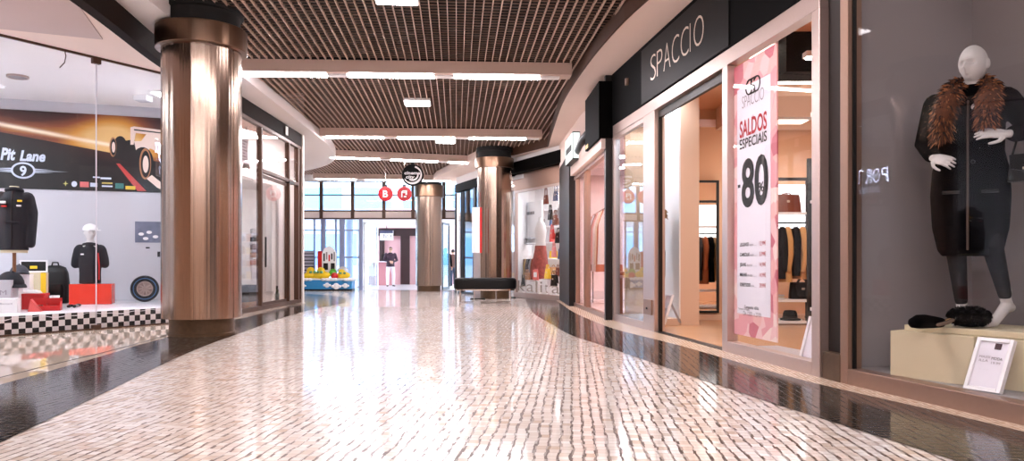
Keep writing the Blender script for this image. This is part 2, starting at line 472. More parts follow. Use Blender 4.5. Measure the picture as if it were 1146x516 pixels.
SR = smooth_line([(3.9,-6),(3.2,0),(2.35,4),(1.75,6),(1.36,7.64),(1.18,8.6),(1.0,10.1),(.84,12.3),(.81,14.5),(.81,17.2)]) + [Vector((.05,18.55)), Vector((-.9,19.1)), Vector((-2.3,23.2)), Vector((-2.6,24.6))]
SRo = [Vector((6.6,24.6)), Vector((6.6,-6))]
struct(MB().prism([(p.x,p.y) for p in SR+SRo], 3.45, 3.63).build('ceiling_right', M['plaster']))
SL = smooth_line([(-3.3,-6),(-3.45,0),(-3.6,6),(-3.72,9),(-3.85,11.4),(-3.95,13.65),(-4.06,16.2),(-4.16,17.6),(-4.5,19.3),(-5.2,20.8),(-6.4,22.2),(-8,23.6),(-9.4,24.6)])
struct(MB().prism([(p.x,p.y) for p in SL+[Vector((-11.8,24.6)),Vector((-11.8,-6))]], 3.45, 3.63).build('ceiling_left', M['plaster_white']))
# high white bulkhead where the grid stops
struct(MB().box(-9.4,2,24.62,24.75,3.5,4.3).build('trim_6', M['plaster_white']))
# thin metal edge along the soffits
def edge_strip(name, line, w, z0, z1, m):
    mb = MB(); n = len(line)
    for a, b in zip(line, line[1:]):
        if (b-a).length < 1e-6: continue
        t = (b-a).normalized(); q = Vector((-t.y,t.x))*w/2
        mb.prism([(p.x,p.y) for p in (a-q,b-q,b+q,a+q)], z0, z1)
    return struct(mb.build(name, m))
edge_strip('trim_7', SR[:-2], .02, 3.445, 3.64, M['brown'])
FB = smooth_line([(-3.1,0),(-3.75,4.5),(-4.0,7.2),(-4.24,9.2),(-4.32,11.0),(-4.38,15.65)])
edge_strip('trim_8', FB, .12, 3.2, 3.46, M['strip_dark'])
# lower plaster ceiling in front of the racing shop, with a mauve panel let into it
poly = [(p.x-.05,p.y) for p in FB]+[(-4.5,15.7),(-5.64,12.2),(-11.5,10.13),(-11.5,0)]
struct(MB().prism(poly, 3.30, 3.44).build('ceiling_recess', M['plaster']))
tri = [pt(0,32,1),pt(115,44,1),pt(83,-1,1),pt(40,-60,1)]
def onz(p, z): k = (z-HC)/(p.z-HC); return (p.x*k, p.y*k)
t3 = [onz(p, 3.29) for p in tri]
struct(MB().prism([t3[0],t3[1],t3[2],(t3[2][0]+.1,t3[2][1]-2.5),(t3[0][0]-.6,t3[0][1]-2.0)], 3.285, 3.31).build('trim_9', M['plaster_grey']))

# ---- perimeter walls
def wall(name, a, b, z0, z1, m, t=.1):
    a = Vector(a); b = Vector(b); d = (b-a).normalized(); n = Vector((-d.y,d.x))*t
    return struct(MB().prism([(p.x,p.y) for p in (a,b,b+n,a+n)], z0, z1).build(name, m))
wall('wall_back', (8,-6), (-11.5,-6), 0, 4.3, M['beige'], -.1)
wall('wall_left_near', (-7.1,-6), (-7.1,5.7), 0, 3.44, M['beige'])
wall('wall_pit_side', (-7.15,5.75), (-11.5,10.13), 0, 3.3, M['lightgrey'])
wall('wall_pit_back', (-11.5,10.13), (-5.64,12.2), 0, 3.3, M['lightgrey'])
wall('wall_pit_right', (-5.64,12.2), (-4.36,10.75), 0, 3.3, M['white'])
wall('wall_glass_shop_back', (-6.6,12.0), (-6.6,15.9), 0, 3.45, M['pinklit'])
wall('wall_glass_shop_near', (-6.6,12.3), (-5.6,12.25), 0, 3.45, M['white'])
wall('wall_left_corner', (-4.30,15.72), (-9.5,15.85), -.05, 4.3, M['plaster_white'])
wall('wall_left_far', (-9.5,15.85), (-9.5,28.2), -.3, 4.3, M['plaster_white'])
wall('wall_right_far', (-1.7,23.4), (-2.05,28.1), -.3, 4.3, M['plaster_white'], -.1)
wall('wall_right_outer', (6.6,-6), (6.6,28.2), -.3, 4.3, M['beige'], -.1)
wall('wall_right_end', (-2,28.1), (6.6,28.1), -.3, 4.3, M['beige'], .1)

# ================================================================== COLUMNS
def column(px, d, rs, rc, rp, label, top=3.62, zc0=3.18, zc1=3.42, zb=.195):
    x = (px-CX)/F*d; z0 = fz(d)
    t = thing('steel_column', label, 'column', (x,d,z0), 0, 'brushed steel columns of the hall')
    n = 96
    sh = MB(); ring = []
    def r_at(a):                                  # standing seams every 60 degrees
        k = (a/(2*PI)*6+.3) % 1
        return rs - (.006 if k < .015 or k > .985 else 0)
    ang = [2*PI*i/n for i in range(n)] + [2*PI*((j-.3) % 6)/6+e for j in range(6) for e in (-.018,-.012,.012,.018)]
    ang = sorted(a % (2*PI) for a in ang)
    rings = [[(r_at(a)*math.cos(a), r_at(a)*math.sin(a), z) for a in ang] for z in (zb, 1.6, 1.607, zc0+.1)]
    sh.loft(rings); sh.build('shaft', M['steel'], t, smooth=30)
    MB().lathe([(rs*.98,zc0),(rc-.006,zc0),(rc,zc0+.006),(rc,zc1-.006),(rc-.006,zc1),(rs*.9,zc1)], 64).build('collar', M['collar'], t, smooth=30)
    MB().lathe([(rs*.97,zc1-.02),(rs*.97,top-.05),(rs*1.06,top-.04),(rs*1.06,top-z0)], 48).build('neck', M['neck'], t, smooth=30)
    MB().lathe([(rp+.01,0),(rp+.01,.03),(rp,.035),(rp,zb+.02)], 64).build('plinth', M['plinth'], t, smooth=30)
    return t
column(226, 8.55, .4235, .486, .343, 'large brushed steel column in front of the racing shop window', top=3.63)
column(553.5, 18.6, .42, .475, .36, 'brushed steel column behind the black bench, with a red strip notice')
c3 = column(480, 26.0, .45, .51, .40, 'farthest brushed steel column, beneath the round black sign', top=4.3, zc0=3.22, zc1=3.62)

# ================================================================== LIGHT BEAMS
def beam(a, b, label, z=3.45, w=.28, h=.19, seg=1.2, gap=.3, start=.1, cat='light beam'):
    a = Vector(a); b = Vector(b); L = (b-a).length; rz = math.atan2(b.y-a.y, b.x-a.x)
    t = thing('light_beam', label, 'ceiling light', (a.x,a.y,z), rz, 'light beams across the hall')
    MB().box(0,L,0,w,.012,h).build('housing', M['beam'], t, bevel=.004)
    MB().box(.03,L-.03,-.012,0,h-.01,h+.03).build('upper_flange', M['beam_dark'], t)
    x = start
    while x < L-.2:
        e = min(x+seg, L-.12)
        MB().box(x,e,.13,w-.05,-.012,.014).build('tube_light', M['tube'], t)
        if e+gap < L: MB().box(e+.01,e+gap-.01,.10,w-.03,-.006,.014).build('blank_plate', M['white'], t)
        x = e+gap
    for sx in (.3, L/2, L-.3):
        MB().cyl((sx,w/2,h-.01),(sx,w/2,.84),.008,6).build('hanger_rod', M['dark'], t)
    return t
beam((-4.1,10.46),(.845,10.70), 'nearest long ceiling beam with lit tubes, spanning from the big column', start=.3)
beam((-4.0,15.78),(.64,16.0), 'second ceiling beam with lit tubes, just in front of the middle column')
beam((-4.58,18.8),(-1.0,19.9), 'third ceiling beam with lit tubes, ending behind the middle column')
beam((-6.2,23.65),(-1.58,24.35), 'farthest ceiling beam with lit tubes, above the round black sign')
for y in (5.2, 0.2, -4.0):
    beam((-3.3,y),(1.6+ (5.2-y)*.2,y+.3), 'ceiling beam with lit tubes out of view behind the viewer', start=.3)

def panel(px, py, w, label):
    d = (3.6-HC)*F/(HY-py); x = (px-CX)/F*d
    t = thing('ceiling_panel_light', label, 'ceiling light', (x,d,3.59), math.radians(4.2), 'small square ceiling lights')
    MB().box(-w/2-.02,w/2+.02,-w/2-.02,w/2+.02,.006,.05).build('frame', M['white'], t)
    MB().box(-w/2,w/2,-w/2,w/2,0,.02).build('diffuser', M['panel_light'], t)
panel(467, 115.5, .42, 'white square ceiling light between the first and second beams')
panel(498.5, 158.5, .42, 'white square ceiling light between the second and third beams')
panel(443, -3, .42, 'white square ceiling light cut off by the top of the picture')

# ================================================================== END WALL: WINDOWS AND EXIT
W = Frame((-9.5, 28.0), (-1.95, 28.0))
wt = holder('window_1', (W.o.x, W.o.y, 0))
zt, zs, zo = 3.80, 2.74, 2.45
mb = MB(); Lw = W.L
mb.box(0,Lw,-.05,.08,zt,4.3); mb.build('window_head', M['plaster_white'], wt)
mb = MB(); mb.box(0,Lw,-.06,.10,zo,zs); mb.build('window_band', M['plaster'], wt)
mb = MB()
for px in (290, 325, 360, 395, 430, 462.5, 497):
    u = W.u(px); mb.box(u-.06,u+.06,-.1,.04,zo,zt)
mb.box(0,Lw,-.04,.02,3.30,3.35); mb.box(0,Lw,-.07,.04,zs-.03,zs+.03); mb.box(0,Lw,-.08,.05,zo-.02,zo+.03)
mb.build('window_frame', M['brown'], wt)
MB().box(0,Lw,-.01,0,zs,zt).build('window_pane', M['glass_blue'], wt)
# lower glazing left of the open exit
wl = holder('window_2', (W.o.x, W.o.y, 0))
mb = MB()
for px, w in ((338,.05),(352,.04),(362,.16),(376,.05),(383,.18),(404,.12)):
    u = W.u(px); mb.box(u-w/2,u+w/2,-.08,.06,-.18,zo)
u1 = W.u(404); mb.box(0,u1,-.03,.03,1.0,1.06); mb.box(0,u1,-.03,.03,2.0,2.05)
mb.build('window_frame', mat('blue grey steel', rgb(150,156,184), .45, metal=.2), wl)
MB().box(0,u1,-.005,.005,-.18,zo).build('window_pane', M['glass_blue'], wl)
# exit door leaf, open, white frame with glass
dr = holder('door_1', (W.w(W.u(408)).x, 28.0, fz(28)), math.radians(70))
mb = MB(); mb.box(0,.06,0,.05,0,2.5); mb.box(.94,1.0,0,.05,0,2.5); mb.box(0,1,0,.05,0,.1); mb.box(0,1,0,.05,2.42,2.5); mb.box(0,1,0,.05,1.0,1.06)
mb.build('door_frame', M['white'], dr); MB().box(.05,.95,.02,.03,.1,2.42).build('door_pane', M['glass_blue'], dr)
MB().tube([(.86,-.05,.8),(.86,-.05,1.4)], .015).build('door_handle', M['chrome'], dr)
dr = holder('door_2', (-2.55, 28.0, fz(28)), math.radians(80))
mb = MB(); mb.box(0,.06,0,.05,0,2.5); mb.box(.94,1.0,0,.05,0,2.5); mb.box(0,1,0,.05,0,.1); mb.box(0,1,0,.05,2.42,2.5)
mb.build('door_frame', M['dark'], dr); MB().box(.05,.95,.02,.03,.1,2.42).build('door_pane', M['glass_blue'], dr)

# ---- outside the exit
struct(MB().box(-30,20,28.0,70,-.8,-.19).build('ground_outside', mat('pale paving', rgb(206,198,200), .3)))

struct(MB().box(-12,-1.2,28.15,35.8,2.62,2.75).build('ceiling_outside', M['plaster_white']))
# ================================================================== FIGURES
def rotz(a): return Matrix.Rotation(a, 4, 'Z')
def head_into(mb, c, h=.23, yaw=0.0, tilt=0.0, ears=True):
    k = h/.23
    R = Matrix.Translation(c) @ rotz(yaw) @ Matrix.Rotation(tilt, 4, 'X')
    def fn(p, q):
        f = max(0.0, -p.y); z = p.z; q = q.copy()
        if z < 0:
            q.x *= 1-.30*(-z)**1.4; q.y *= 1-.10*(-z)
        if z > 0 and p.y > 0: q.y *= 1.04
        e = math.exp
        q.y -= .040*k*e(-((p.x/.13)**2+((z+.22)/.19)**2))*f
        q.y -= .014*k*e(-((p.x/.55)**2+((z-.18)/.08)**2))*f
        for s in (-.36,.36): q.y += .036*k*e(-(((p.x-s)/.19)**2+((z-.02)/.11)**2))*f
        q.y -= .017*k*e(-((p.x/.22)**2+((z+.50)/.06)**2))*f
        q.y += .006*k*e(-((p.x/.25)**2+((z+.60)/.04)**2))*f
        q.y -= .014*k*e(-((p.x/.30)**2+((z+.80)/.16)**2))*f
        for s in (-.6,.6): q.y -= .004*k*e(-(((p.x-s)/.2)**2+((z+.2)/.15)**2))*f
        return q
    mb.ball((0,0,0), (.076*k,.098*k,.116*k), 44, 34, R, fn)
    if ears:
        for s in (-1,1):
            mb.ball((s*.076*k,.012*k,-.005*k), (.012*k,.020*k,.032*k), 12, 10, R)
def hand_into(mb, W, d, n, thumb=1, curl=.25, k=1.0):
    W = Vector(W); d = Vector(d).normalized(); n = Vector(n); n = (n-d*n.dot(d)).normalized(); s = d.cross(n)*thumb
    rings = []
    for t, w_, h_ in ((-.02,.022,.020),(.0,.026,.018),(.03,.038,.016),(.065,.042,.015),(.095,.040,.012),(.105,.034,.008)):
        c = W + d*t*k
        rings.append([c + s*math.cos(a)*w_*k + n*math.sin(a)*h_*k for a in [2*PI*i/14 for i in range(14)]])
    mb.loft(rings)
    for i, L in enumerate((.070,.080,.074,.058)):
        b = W + d*.088*k + s*(1.5-i)*.0205*k
        dd = (d + s*(1.5-i)*.07).normalized(); p = [b]
        for q, f in enumerate((.45,.30,.25)):
            a = curl*(q+.6)
            v = dd*math.cos(a) - n*math.sin(a); p.append(p[-1]+v*L*f*k)
        mb.tube(p, [.0092*k,.0088*k,.0080*k,.0066*k], 8, True)
    b = W + d*.02*k + s*.030*k
    p = [b, b+(d*.55+s*.75-n*.15).normalized()*.035*k]; p.append(p[-1]+(d*.85+s*.30-n*.25).normalized()*.030*k); p.append(p[-1]+(d*.95+s*.05-n*.3).normalized()*.024*k)
    mb.tube(p, [.014*k,.0115*k,.0098*k,.0078*k], 8, True)
def limb(mb, pts, r, n=14): mb.tube(pts, r, n, True)
def torso_into(mb, secs, n=24):
    """secs: (cx, cy, z, rx, ry)"""
    rings = []
    for cx, cy, z, rx, ry in secs:
        rings.append([(cx+rx*math.copysign(abs(math.cos(a))**.85, math.cos(a)), cy+ry*math.copysign(abs(math.sin(a))**.85, math.sin(a)), z) for a in [2*PI*i/n for i in range(n)]])
    mb.loft(rings)
def foot_into(mb, ankle, toe, heel_up=0.0, k=1.0):
    a = Vector(ankle); t = Vector(toe); f = Vector((t.x-a.x, t.y-a.y, 0)).normalized()
    heel = Vector((a.x,a.y,t.z+heel_up))-f*.045*k
    ball_ = t - f*.065*k + Vector((0,0,.012))
    mb.tube([heel+Vector((0,0,.028)), a.lerp(heel,.5)+f*.02, ball_+Vector((0,0,.012)), t+Vector((0,0,.012))], [.030*k,.036*k,.030*k,.015*k], 12, True)
    limb(mb, [a+Vector((0,0,.06)), a, heel+Vector((0,0,.03))+f*.015], [.034*k,.033*k,.032*k])

def person(loc, rz, H, label, cat='person', group=None, top=None, legs=None, hairm=None, skin=None, shoem=None, armsL=None, armsR=None, stance=.09, stride=0.0, headyaw=0.0, coat=False, long_hair=False):
    k = H/1.72
    t = thing('person', label, cat, loc, rz, group)
    def V(x,y,z): return Vector((x*k,y*k,z*k))
    fl = ((-stance,-stride,.085),(stance,stride,.085))
    kn = ((-stance*1.0,-stride*.55-.02,.49),(stance*1.0,stride*.5-.02,.49)); hp = ((-.085,0,.92),(.085,0,.92))
    AL = armsL or ((-.19,.01,1.41),(-.25,.02,1.13),(-.25,-.06,.88)); AR = armsR or ((.19,.01,1.41),(.25,.02,1.13),(.25,-.06,.88))
    b = MB()
    head_into(b, V(0,-.015,1.605), .23*k, headyaw)
    limb(b, [V(0,.01,1.40),V(0,-.005,1.52)], [.058*k,.052*k])
    torso_into(b, [(0,0,.86*k,.13*k,.09*k),(0,0,.95*k,.16*k,.105*k),(0,0,1.10*k,.135*k,.09*k),(0,0,1.28*k,.155*k,.105*k),(0,.005*k,1.40*k,.16*k,.085*k),(0,.01*k,1.45*k,.09*k,.06*k)])
    for i in (0,1):
        limb(b, [V(*hp[i]),V(*kn[i]),V(*fl[i])], [.085*k,.055*k,.036*k])
        foot_into(b, V(*fl[i]), V(fl[i][0]*1.25, fl[i][1]-.17, .0), 0, k)
    for A, sgn in ((AL,-1),(AR,1)):
        limb(b, [V(*A[0]),V(*A[1]),V(*A[2])], [.048*k,.038*k,.026*k])
        d = V(*A[2])-V(*A[1]); hand_into(b, V(*A[2]), d, Vector((sgn*.6,-.7,.4)), -sgn, .35, k)
    b.build('body', skin or mat_skin, t, remesh=.007)
    j = MB()
    hem = .50 if coat else .86
    torso_into(j, [(0,0,hem*k,.19*k,.14*k),(0,0,.95*k,.180*k,.13*k),(0,0,1.10*k,.165*k,.118*k),(0,0,1.28*k,.185*k,.13*k),(0,.005*k,1.40*k,.185*k,.105*k),(0,.01*k,1.455*k,.10*k,.075*k),(0,.008*k,1.49*k,.062*k,.062*k)])
    for A in (AL,AR):
        e = V(*A[1]); wv = V(*A[2]); limb(j, [V(*A[0]),e,e.lerp(wv,.86)], [.068*k,.058*k,.044*k])
    j.build('jacket', top, t, remesh=.009)
    tr = MB()
    torso_into(tr, [(0,0,.80*k,.165*k,.11*k),(0,0,.90*k,.175*k,.12*k),(0,0,1.0*k,.165*k,.112*k)])
    for i in (0,1): limb(tr, [V(*hp[i]),V(*kn[i]),V(*fl[i])+Vector((0,0,.01))], [.098*k,.075*k,.062*k])
    tr.build('trousers', legs, t, remesh=.009)
    sh = MB()
    for i in (0,1):
        a = V(*fl[i]); f = V(fl[i][0]*1.25, fl[i][1]-.19, 0)
        dv = (f-a); dv.z = 0; dv.normalize(); s = dv.cross(Vector((0,0,1)))
        rings = []
        for u_, w_, h_ in ((-.075,.026,.05),(-.06,.036,.075),(0,.040,.085),(.06,.044,.062),(.12,.045,.048),(.17,.034,.040),(.19,.016,.028)):
            c = Vector((a.x,a.y,0))+dv*u_*k
            rings.append([c+s*w_*k*math.cos(q)+Vector((0,0,h_*k*(.5+.5*math.sin(q)))) for q in [2*PI*i_/14 for i_ in range(14)]])
        sh.loft(rings)
    sh.build('shoes', shoem or M['black_leather'], t, smooth=60)
    h = MB()
    def hf(p, q):
        if p.y < -.15 and p.z < .55: q = q*.86
        return q
    R = Matrix.Translation(V(0,-.015,1.605)) @ rotz(headyaw)
    h.ball((0,.010*k,.028*k), (.082*k,.100*k,.100*k), 24, 16, R, lambda p,q: q*(.80 if (p.y < -.25 and p.z < .5) else (.78 if p.z < -.75 else 1)))
    if long_hair: h.tube([V(0,.06,1.64),V(0,.085,1.52),V(0,.09,1.38)], [.085*k,.085*k,.05*k], 12, True)
    h.build('hair', hairm or M['black'], t, smooth=60)
    return t
mat_skin = mat('skin', rgb(206,160,136), .55)
# ================================================================== FASHION SHOP FRONT (right)
def front(name, fr):
    return holder(name, (fr.o.x, fr.o.y, 0), fr.rz)
M['bare_lamp'] = emis('lit lamp', (1,.93,.86,1), 14.0)
uP0, uP1 = R2.u(722.5), R2.u(735)                 # broad post beside the doorway
uD1 = R2.u(811.5); uB = R2.u(817.5)               # post left of the banner
uQ0, uQ1 = R2.u(912.5), R2.u(921.5)
zT0, zT1 = 2.59, 2.73
f2 = front('window_3', R2)
mb = MB()
mb.box(0,R2.L,-.03,.07,zT0,zT1)                                   # transom
mb.box(-.02,.05,-.03,.06,0,zT0); mb.box(uP0,uP1,-.03,.10,0,zT0)
mb.box(.05,uP0,-.03,.06,0,.09); mb.box(.05,uP0,-.02,.04,zT0-.06,zT0)
mb.box(uD1,uB,-.03,.07,0,zT0); mb.box(uQ0,uQ1,-.03,.07,0,zT0); mb.box(uB,uQ0,-.03,.07,0,.10)
mb.build('window_frame', M['alu'], f2, bevel=.004)
MB().box(.05,uP0,0,.008,.09,zT0-.06).build('window_pane', M['glass_blue'], f2)
MB().box(uB,uQ0,0,.008,.10,zT0).build('window_pane', M['glass_dim'], f2)
mb = MB(); mb.box(uP0+.06,uP1-.06,-.05,-.02,R2.z(729,352),R2.z(729,335)); mb.build('lock_plate', M['alu_bronze'], f2, bevel=.004)
MB().cyl(((uP0+uP1)/2,-.062,R2.z(729,345)),((uP0+uP1)/2,-.04,R2.z(729,345)),.012).build('lock_barrel', M['dark'], f2)
mb = MB(); mb.box(uP1,uD1,.02,.06,zT0-.09,zT0-.01); mb.box(uP1,uP1+.03,.02,.06,0,zT0-.09)
mb.build('door_track', M['dark'], f2)
mb = MB(); mb.box(uP1,uD1,-.02,.08,0,.008); mb.build('threshold', M['dark'], f2)
# black fascia with its letters
fa = front('trim_10', R2)
MB().box(-.02,R2.L+.02,-.04,.14,zT1,3.45).build('fascia_board', M['fascia'], fa)
uA = R2.u(722)
MB().box(uA,uA+2.55,-.05,-.04,zT1+.01,3.40).build('fascia_panel', M['fascia_panel'], fa, bevel=.004)
sg = thing('shop_sign', 'pale metal SPACCIO lettering on the black fascia', 'shop sign', R2.loc(0,-.055,0), R2.rz)
uL0, uL1 = R2.u(733), R2.u(795.5)
hL = 0.31
n = 7; word = 'SPACCIO'
ws = [.85,.85,1.0,1.0,1.0,.35,1.15]; tot = sum(ws); x = uL0
for ch, k in zip(word, ws):
    wd = (uL1-uL0)*k/tot
    text('letter', ch, hL, M['letter'], sg, (x+wd*.06, 0, 2.93), width=(.02 if ch == 'I' else wd*.84), bold=-.018, depth=.004)
    x += wd
mb = MB(); mb.box(R2.u(705.5),R2.u(705.5)+.05,-.075,-.04,3.12,3.21)
tag(mb.build('sensor_box', M['alu_bronze'], None, R2.loc(0,0,0), R2.rz), 'tiny metal sensor box on the black fascia left of the lettering', 'sensor')

# sale banner on the glass
bn = thing('sale_banner', 'tall white and pink sale banner reading 80 percent inside the shop glass', 'banner', R2.loc(0,.03,0), R2.rz)
b0, b1 = uB+.01, R2.u(865.5); bz0, bz1 = R2.z(818,387.5,.03), R2.z(818,65,.03)
bz0 = .17; bz1 = 2.56
bw = b1-b0
def facets(name, seed, cols):
    m = bpy.data.materials.new(name); m.use_nodes = True
    g = NG(m); nt = m.node_tree; b = nt.nodes['Principled BSDF']
    tc = g.n('ShaderNodeTexCoord'); v = g.n('ShaderNodeTexVoronoi'); v.inputs['Scale'].default_value = 7
    nt.links.new(tc.outputs['Object'], v.inputs['Vector'])
    sp = g.n('ShaderNodeSeparateColor'); nt.links.new(v.outputs['Color'], sp.inputs[0])
    r = g.n('ShaderNodeValToRGB'); r.color_ramp.interpolation = 'CONSTANT'
    e = r.color_ramp.elements
    e[0].color = cols[0]; e[0].position = 0; e[1].color = cols[1]; e[1].position = .25
    for k, c in enumerate(cols[2:]):
        q = e.new(.45+.15*k); q.color = c
    nt.links.new(sp.outputs[0], r.inputs[0]); nt.links.new(r.outputs[0], b.inputs['Base Color'])
    b.inputs['Roughness'].default_value = .5
    return m
M['facet'] = facets('pink paper facets', 1, [rgb(244,200,200), rgb(232,160,166), rgb(250,222,216), rgb(206,110,124), rgb(240,184,180)])
MB().box(b0,b1,0,.012,bz0,bz1).build('pink_border', M['facet'], bn)
p0, p1 = b0+bw*.09, b1-bw*.13; q0, q1 = bz0+.19, bz1-.22
MB().box(p0,p1,-.003,0,q0,q1).build('white_field', M['paper'], bn)
pw = p1-p0; pc = (p0+p1)/2
def bz(py): return R2.z(842, py, .03)
def btext(s, py_top, py_bot, w, mt, c=.5, **k):
    h = bz(py_top)-bz(py_bot)
    text('lettering', s, h, mt, bn, (p0+pw*c, -.004, bz(py_bot)), width=pw*w, align='CENTER', **k)
# interlocking ring emblem
mb = MB(); zc = bz(96)
def ringpts(cx, r, a0, a1, n=20, rx=1): return [(cx+r*rx*math.cos(a0+(a1-a0)*i/n), -.004, zc+r*math.sin(a0+(a1-a0)*i/n)) for i in range(n+1)]
rr = .062
mb.tube(ringpts(pc-.07, rr, .6, 2*PI-.6), .007, 6); mb.tube(ringpts(pc+.07, rr, PI+.6, 3*PI-.6), .007, 6)
mb.tube([(pc-.07,-.004,zc+rr),(pc+.07,-.004,zc+rr)], .007, 6); mb.tube([(pc-.07,-.004,zc-rr),(pc+.07,-.004,zc-rr)], .007, 6)
S = [(pc+.035*math.cos(t), -.004, zc+.03+.03*math.sin(t)) for t in [i*.25 for i in range(2,19)]] + [(pc+.035*math.cos(t), -.004, zc-.03+.03*math.sin(t)) for t in [PI/2-i*.25 for i in range(0,16)]]
mb.tube(S, .006, 6)
mb.build('emblem', M['ink'], bn)
btext('SPACCIO', 103, 117, .66, M['ink_grey'], bold=-.012)
btext('SALDOS', 131, 149.5, .82, M['ink_red'], bold=.02)
btext('ESPECIAIS', 152, 163, .82, M['ink'], bold=.012)
MB().box(p0+pw*.03,p0+pw*.10,-.006,-.003,bz(207),bz(203.5)).build('minus_mark', M['ink'], bn)
btext('80', 177, 229, .80, M['ink'], c=.55, bold=.026)
zq0, zq1 = bz(217), bz(206); xq = p0+pw*.745; hq = zq1-zq0
for dx_, dz_ in ((-.026,.72),(.026,.28)):
    MB().tube([(xq+dx_+.017*math.cos(a_), -.0045, zq0+hq*dz_+hq*.22*math.sin(a_)) for a_ in [2*PI*i/20 for i in range(20)]], .005, 6, closed=True).build('percent_ring', M['ink'], bn)
MB().tube([(xq-.030,-.0045,zq0),(xq+.030,-.0045,zq1)], .004, 6).build('percent_slash', M['ink'], bn)
for (s, pr), py in zip((('LEGGINGS','12,99\u20ac'),('CAMISOLAS','5,99\u20ac'),('JEANS','14,99\u20ac'),('MALHAS','14,99\u20ac'),('SOBRETUDOS','29,99\u20ac')), (273.5,285,296.5,308,319.5)):
    z = bz(py+1.6); h = .030
    text('price_name', s, h, M['ink'], bn, (p0+pw*.10, -.004, z), width=pw*.028*len(s)+.03, bold=.02)
    w_ = pw*.028*len(s)+.03
    text('price_dots', 'desde .......', h*.7, M['ink_grey'], bn, (p0+pw*.12+w_, -.004, z), width=pw*.50-w_)
    text('price_figure', pr, h*1.15, M['ink_red'], bn, (p1-pw*.12, -.004, z), width=pw*.18, align='RIGHT')
btext('Campanha v\u00e1lida', 342.5, 346, .44, M['ink'], c=.46, bold=.015)
btext('De 12/01 a 27/01', 349, 354, .54, M['ink'], c=.48, bold=-.01)
text('lettering', '*sobre artigos', .016, M['ink'], bn, (p0+pw*.04, -.004, q0+.035), width=pw*.36)

# dark pier between the two fronts
pr = holder('trim_11', (R2.o.x,R2.o.y,0), R2.rz)
MB().box(R2.L,R2.L+.21,.04,.14,0,3.45).build('pier', mat('dark brown pier', rgb(28,18,13), .6), pr)
MB().box(R2.L+.02,R2.L+.24,-.02,.06,.0,.19).build('pier_foot', M['plinth'], pr, bevel=.005)

# ---- interior shell of the fashion shop
struct(MB().prism([tuple(R2.w(-.1,.1).xy),tuple(R2.w(R2.L+.1,.1).xy),(6.5,5.4),(6.5,10.9)],.0,.004).build('floor_fashion', M['wood']))
poly = [tuple(R2.w(-.1,.14).xy),tuple(R2.w(R2.L+.3,.14).xy),(6.5,5.0),(6.5,10.9),(1.7,10.9)]
struct(MB().prism(poly,3.0,3.1).build('ceiling_fashion', mat('warm brown ceiling', rgb(214,160,124), .8)))
wall('wall_fashion_back', (1.62,10.85), (6.5,10.85), 0, 3.1, M['peach'], .1)
wall('wall_fashion_near', R1.w(-.06,.3).xy, R1.w(-.06,1.1).xy, 0, 3.1, M['peach'], .06); wall('wall_fashion_side', R1.w(-.06,1.1).xy, (6.5,5.75), 0, 3.1, M['peach'], .06)
wall('wall_fashion_right', (6.5,5.2), (6.5,10.9), 0, 3.1, M['peach'], -.05)
bay = holder('wall_display', (R2.o.x,R2.o.y,0), R2.rz)
ub1 = R2.u(760,.58)
MB().box(-.05,ub1,.58,.60,.09,2.95).build('wall_face', M['white'], bay)
MB().box(-.05,ub1+.002,.60,.85,.0,3.0).build('wall_body', M['beige'], bay)
MB().box(-.05,ub1+.02,.05,.58,.004,.09).build('display_base', M['beige'], bay, bevel=.004)
# dropped bulkhead and dark beam under the shop ceiling
struct(MB().box(2.6,6.4,7.2,7.6,2.62,3.0).build('ceiling_beam_dark', M['fascia']))
struct(MB().box(2.9,6.4,8.6,10.8,2.70,3.0).build('ceiling_bulkhead', M['beige']))
def strip_lamp(x0,x1,y,z,label,m='tube_warm',w=.07,name='strip_lamp'):
    t = thing(name, label, 'ceiling light', ((x0+x1)/2,y,z), 0)
    L = (x1-x0)/2
    MB().box(-L-.02,L+.02,-w/2-.015,w/2+.015,.012,.06).build('housing', M['white'], t)
    MB().box(-L,L,-w/2,w/2,0,.014).build('tube_light', M[m], t)
    for s in (-.7,.7): MB().cyl((s*L,0,.05),(s*L,0,.30),.006,6).build('hanger', M['white'], t)
    return t
strip_lamp(2.62,3.6,6.75,2.62,'long lit strip lamp hanging inside the fashion shop, near the glass')
strip_lamp(3.3,3.75,8.3,2.40,'short lit strip lamp deeper in the fashion shop')
strip_lamp(4.4,6.0,6.4,2.75,'strip lamp near the far side wall of the fashion shop')
strip_lamp(2.6,3.4,8.0,2.70,'strip lamp over the fashion shop doorway area')
# ceiling cassette and spot
t = thing('air_cassette', 'white ceiling air unit inside the fashion shop', 'air conditioner', (3.05,8.1,2.78))
MB().box(-.3,.3,-.3,.3,.0,.22).build('housing', M['white'], t, bevel=.01)
mb = MB()
for i in range(6): mb.box(-.22,.22,-.24+i*.08,-.20+i*.08,-.012,.0)
mb.build('louvre', M['lightgrey'], t)

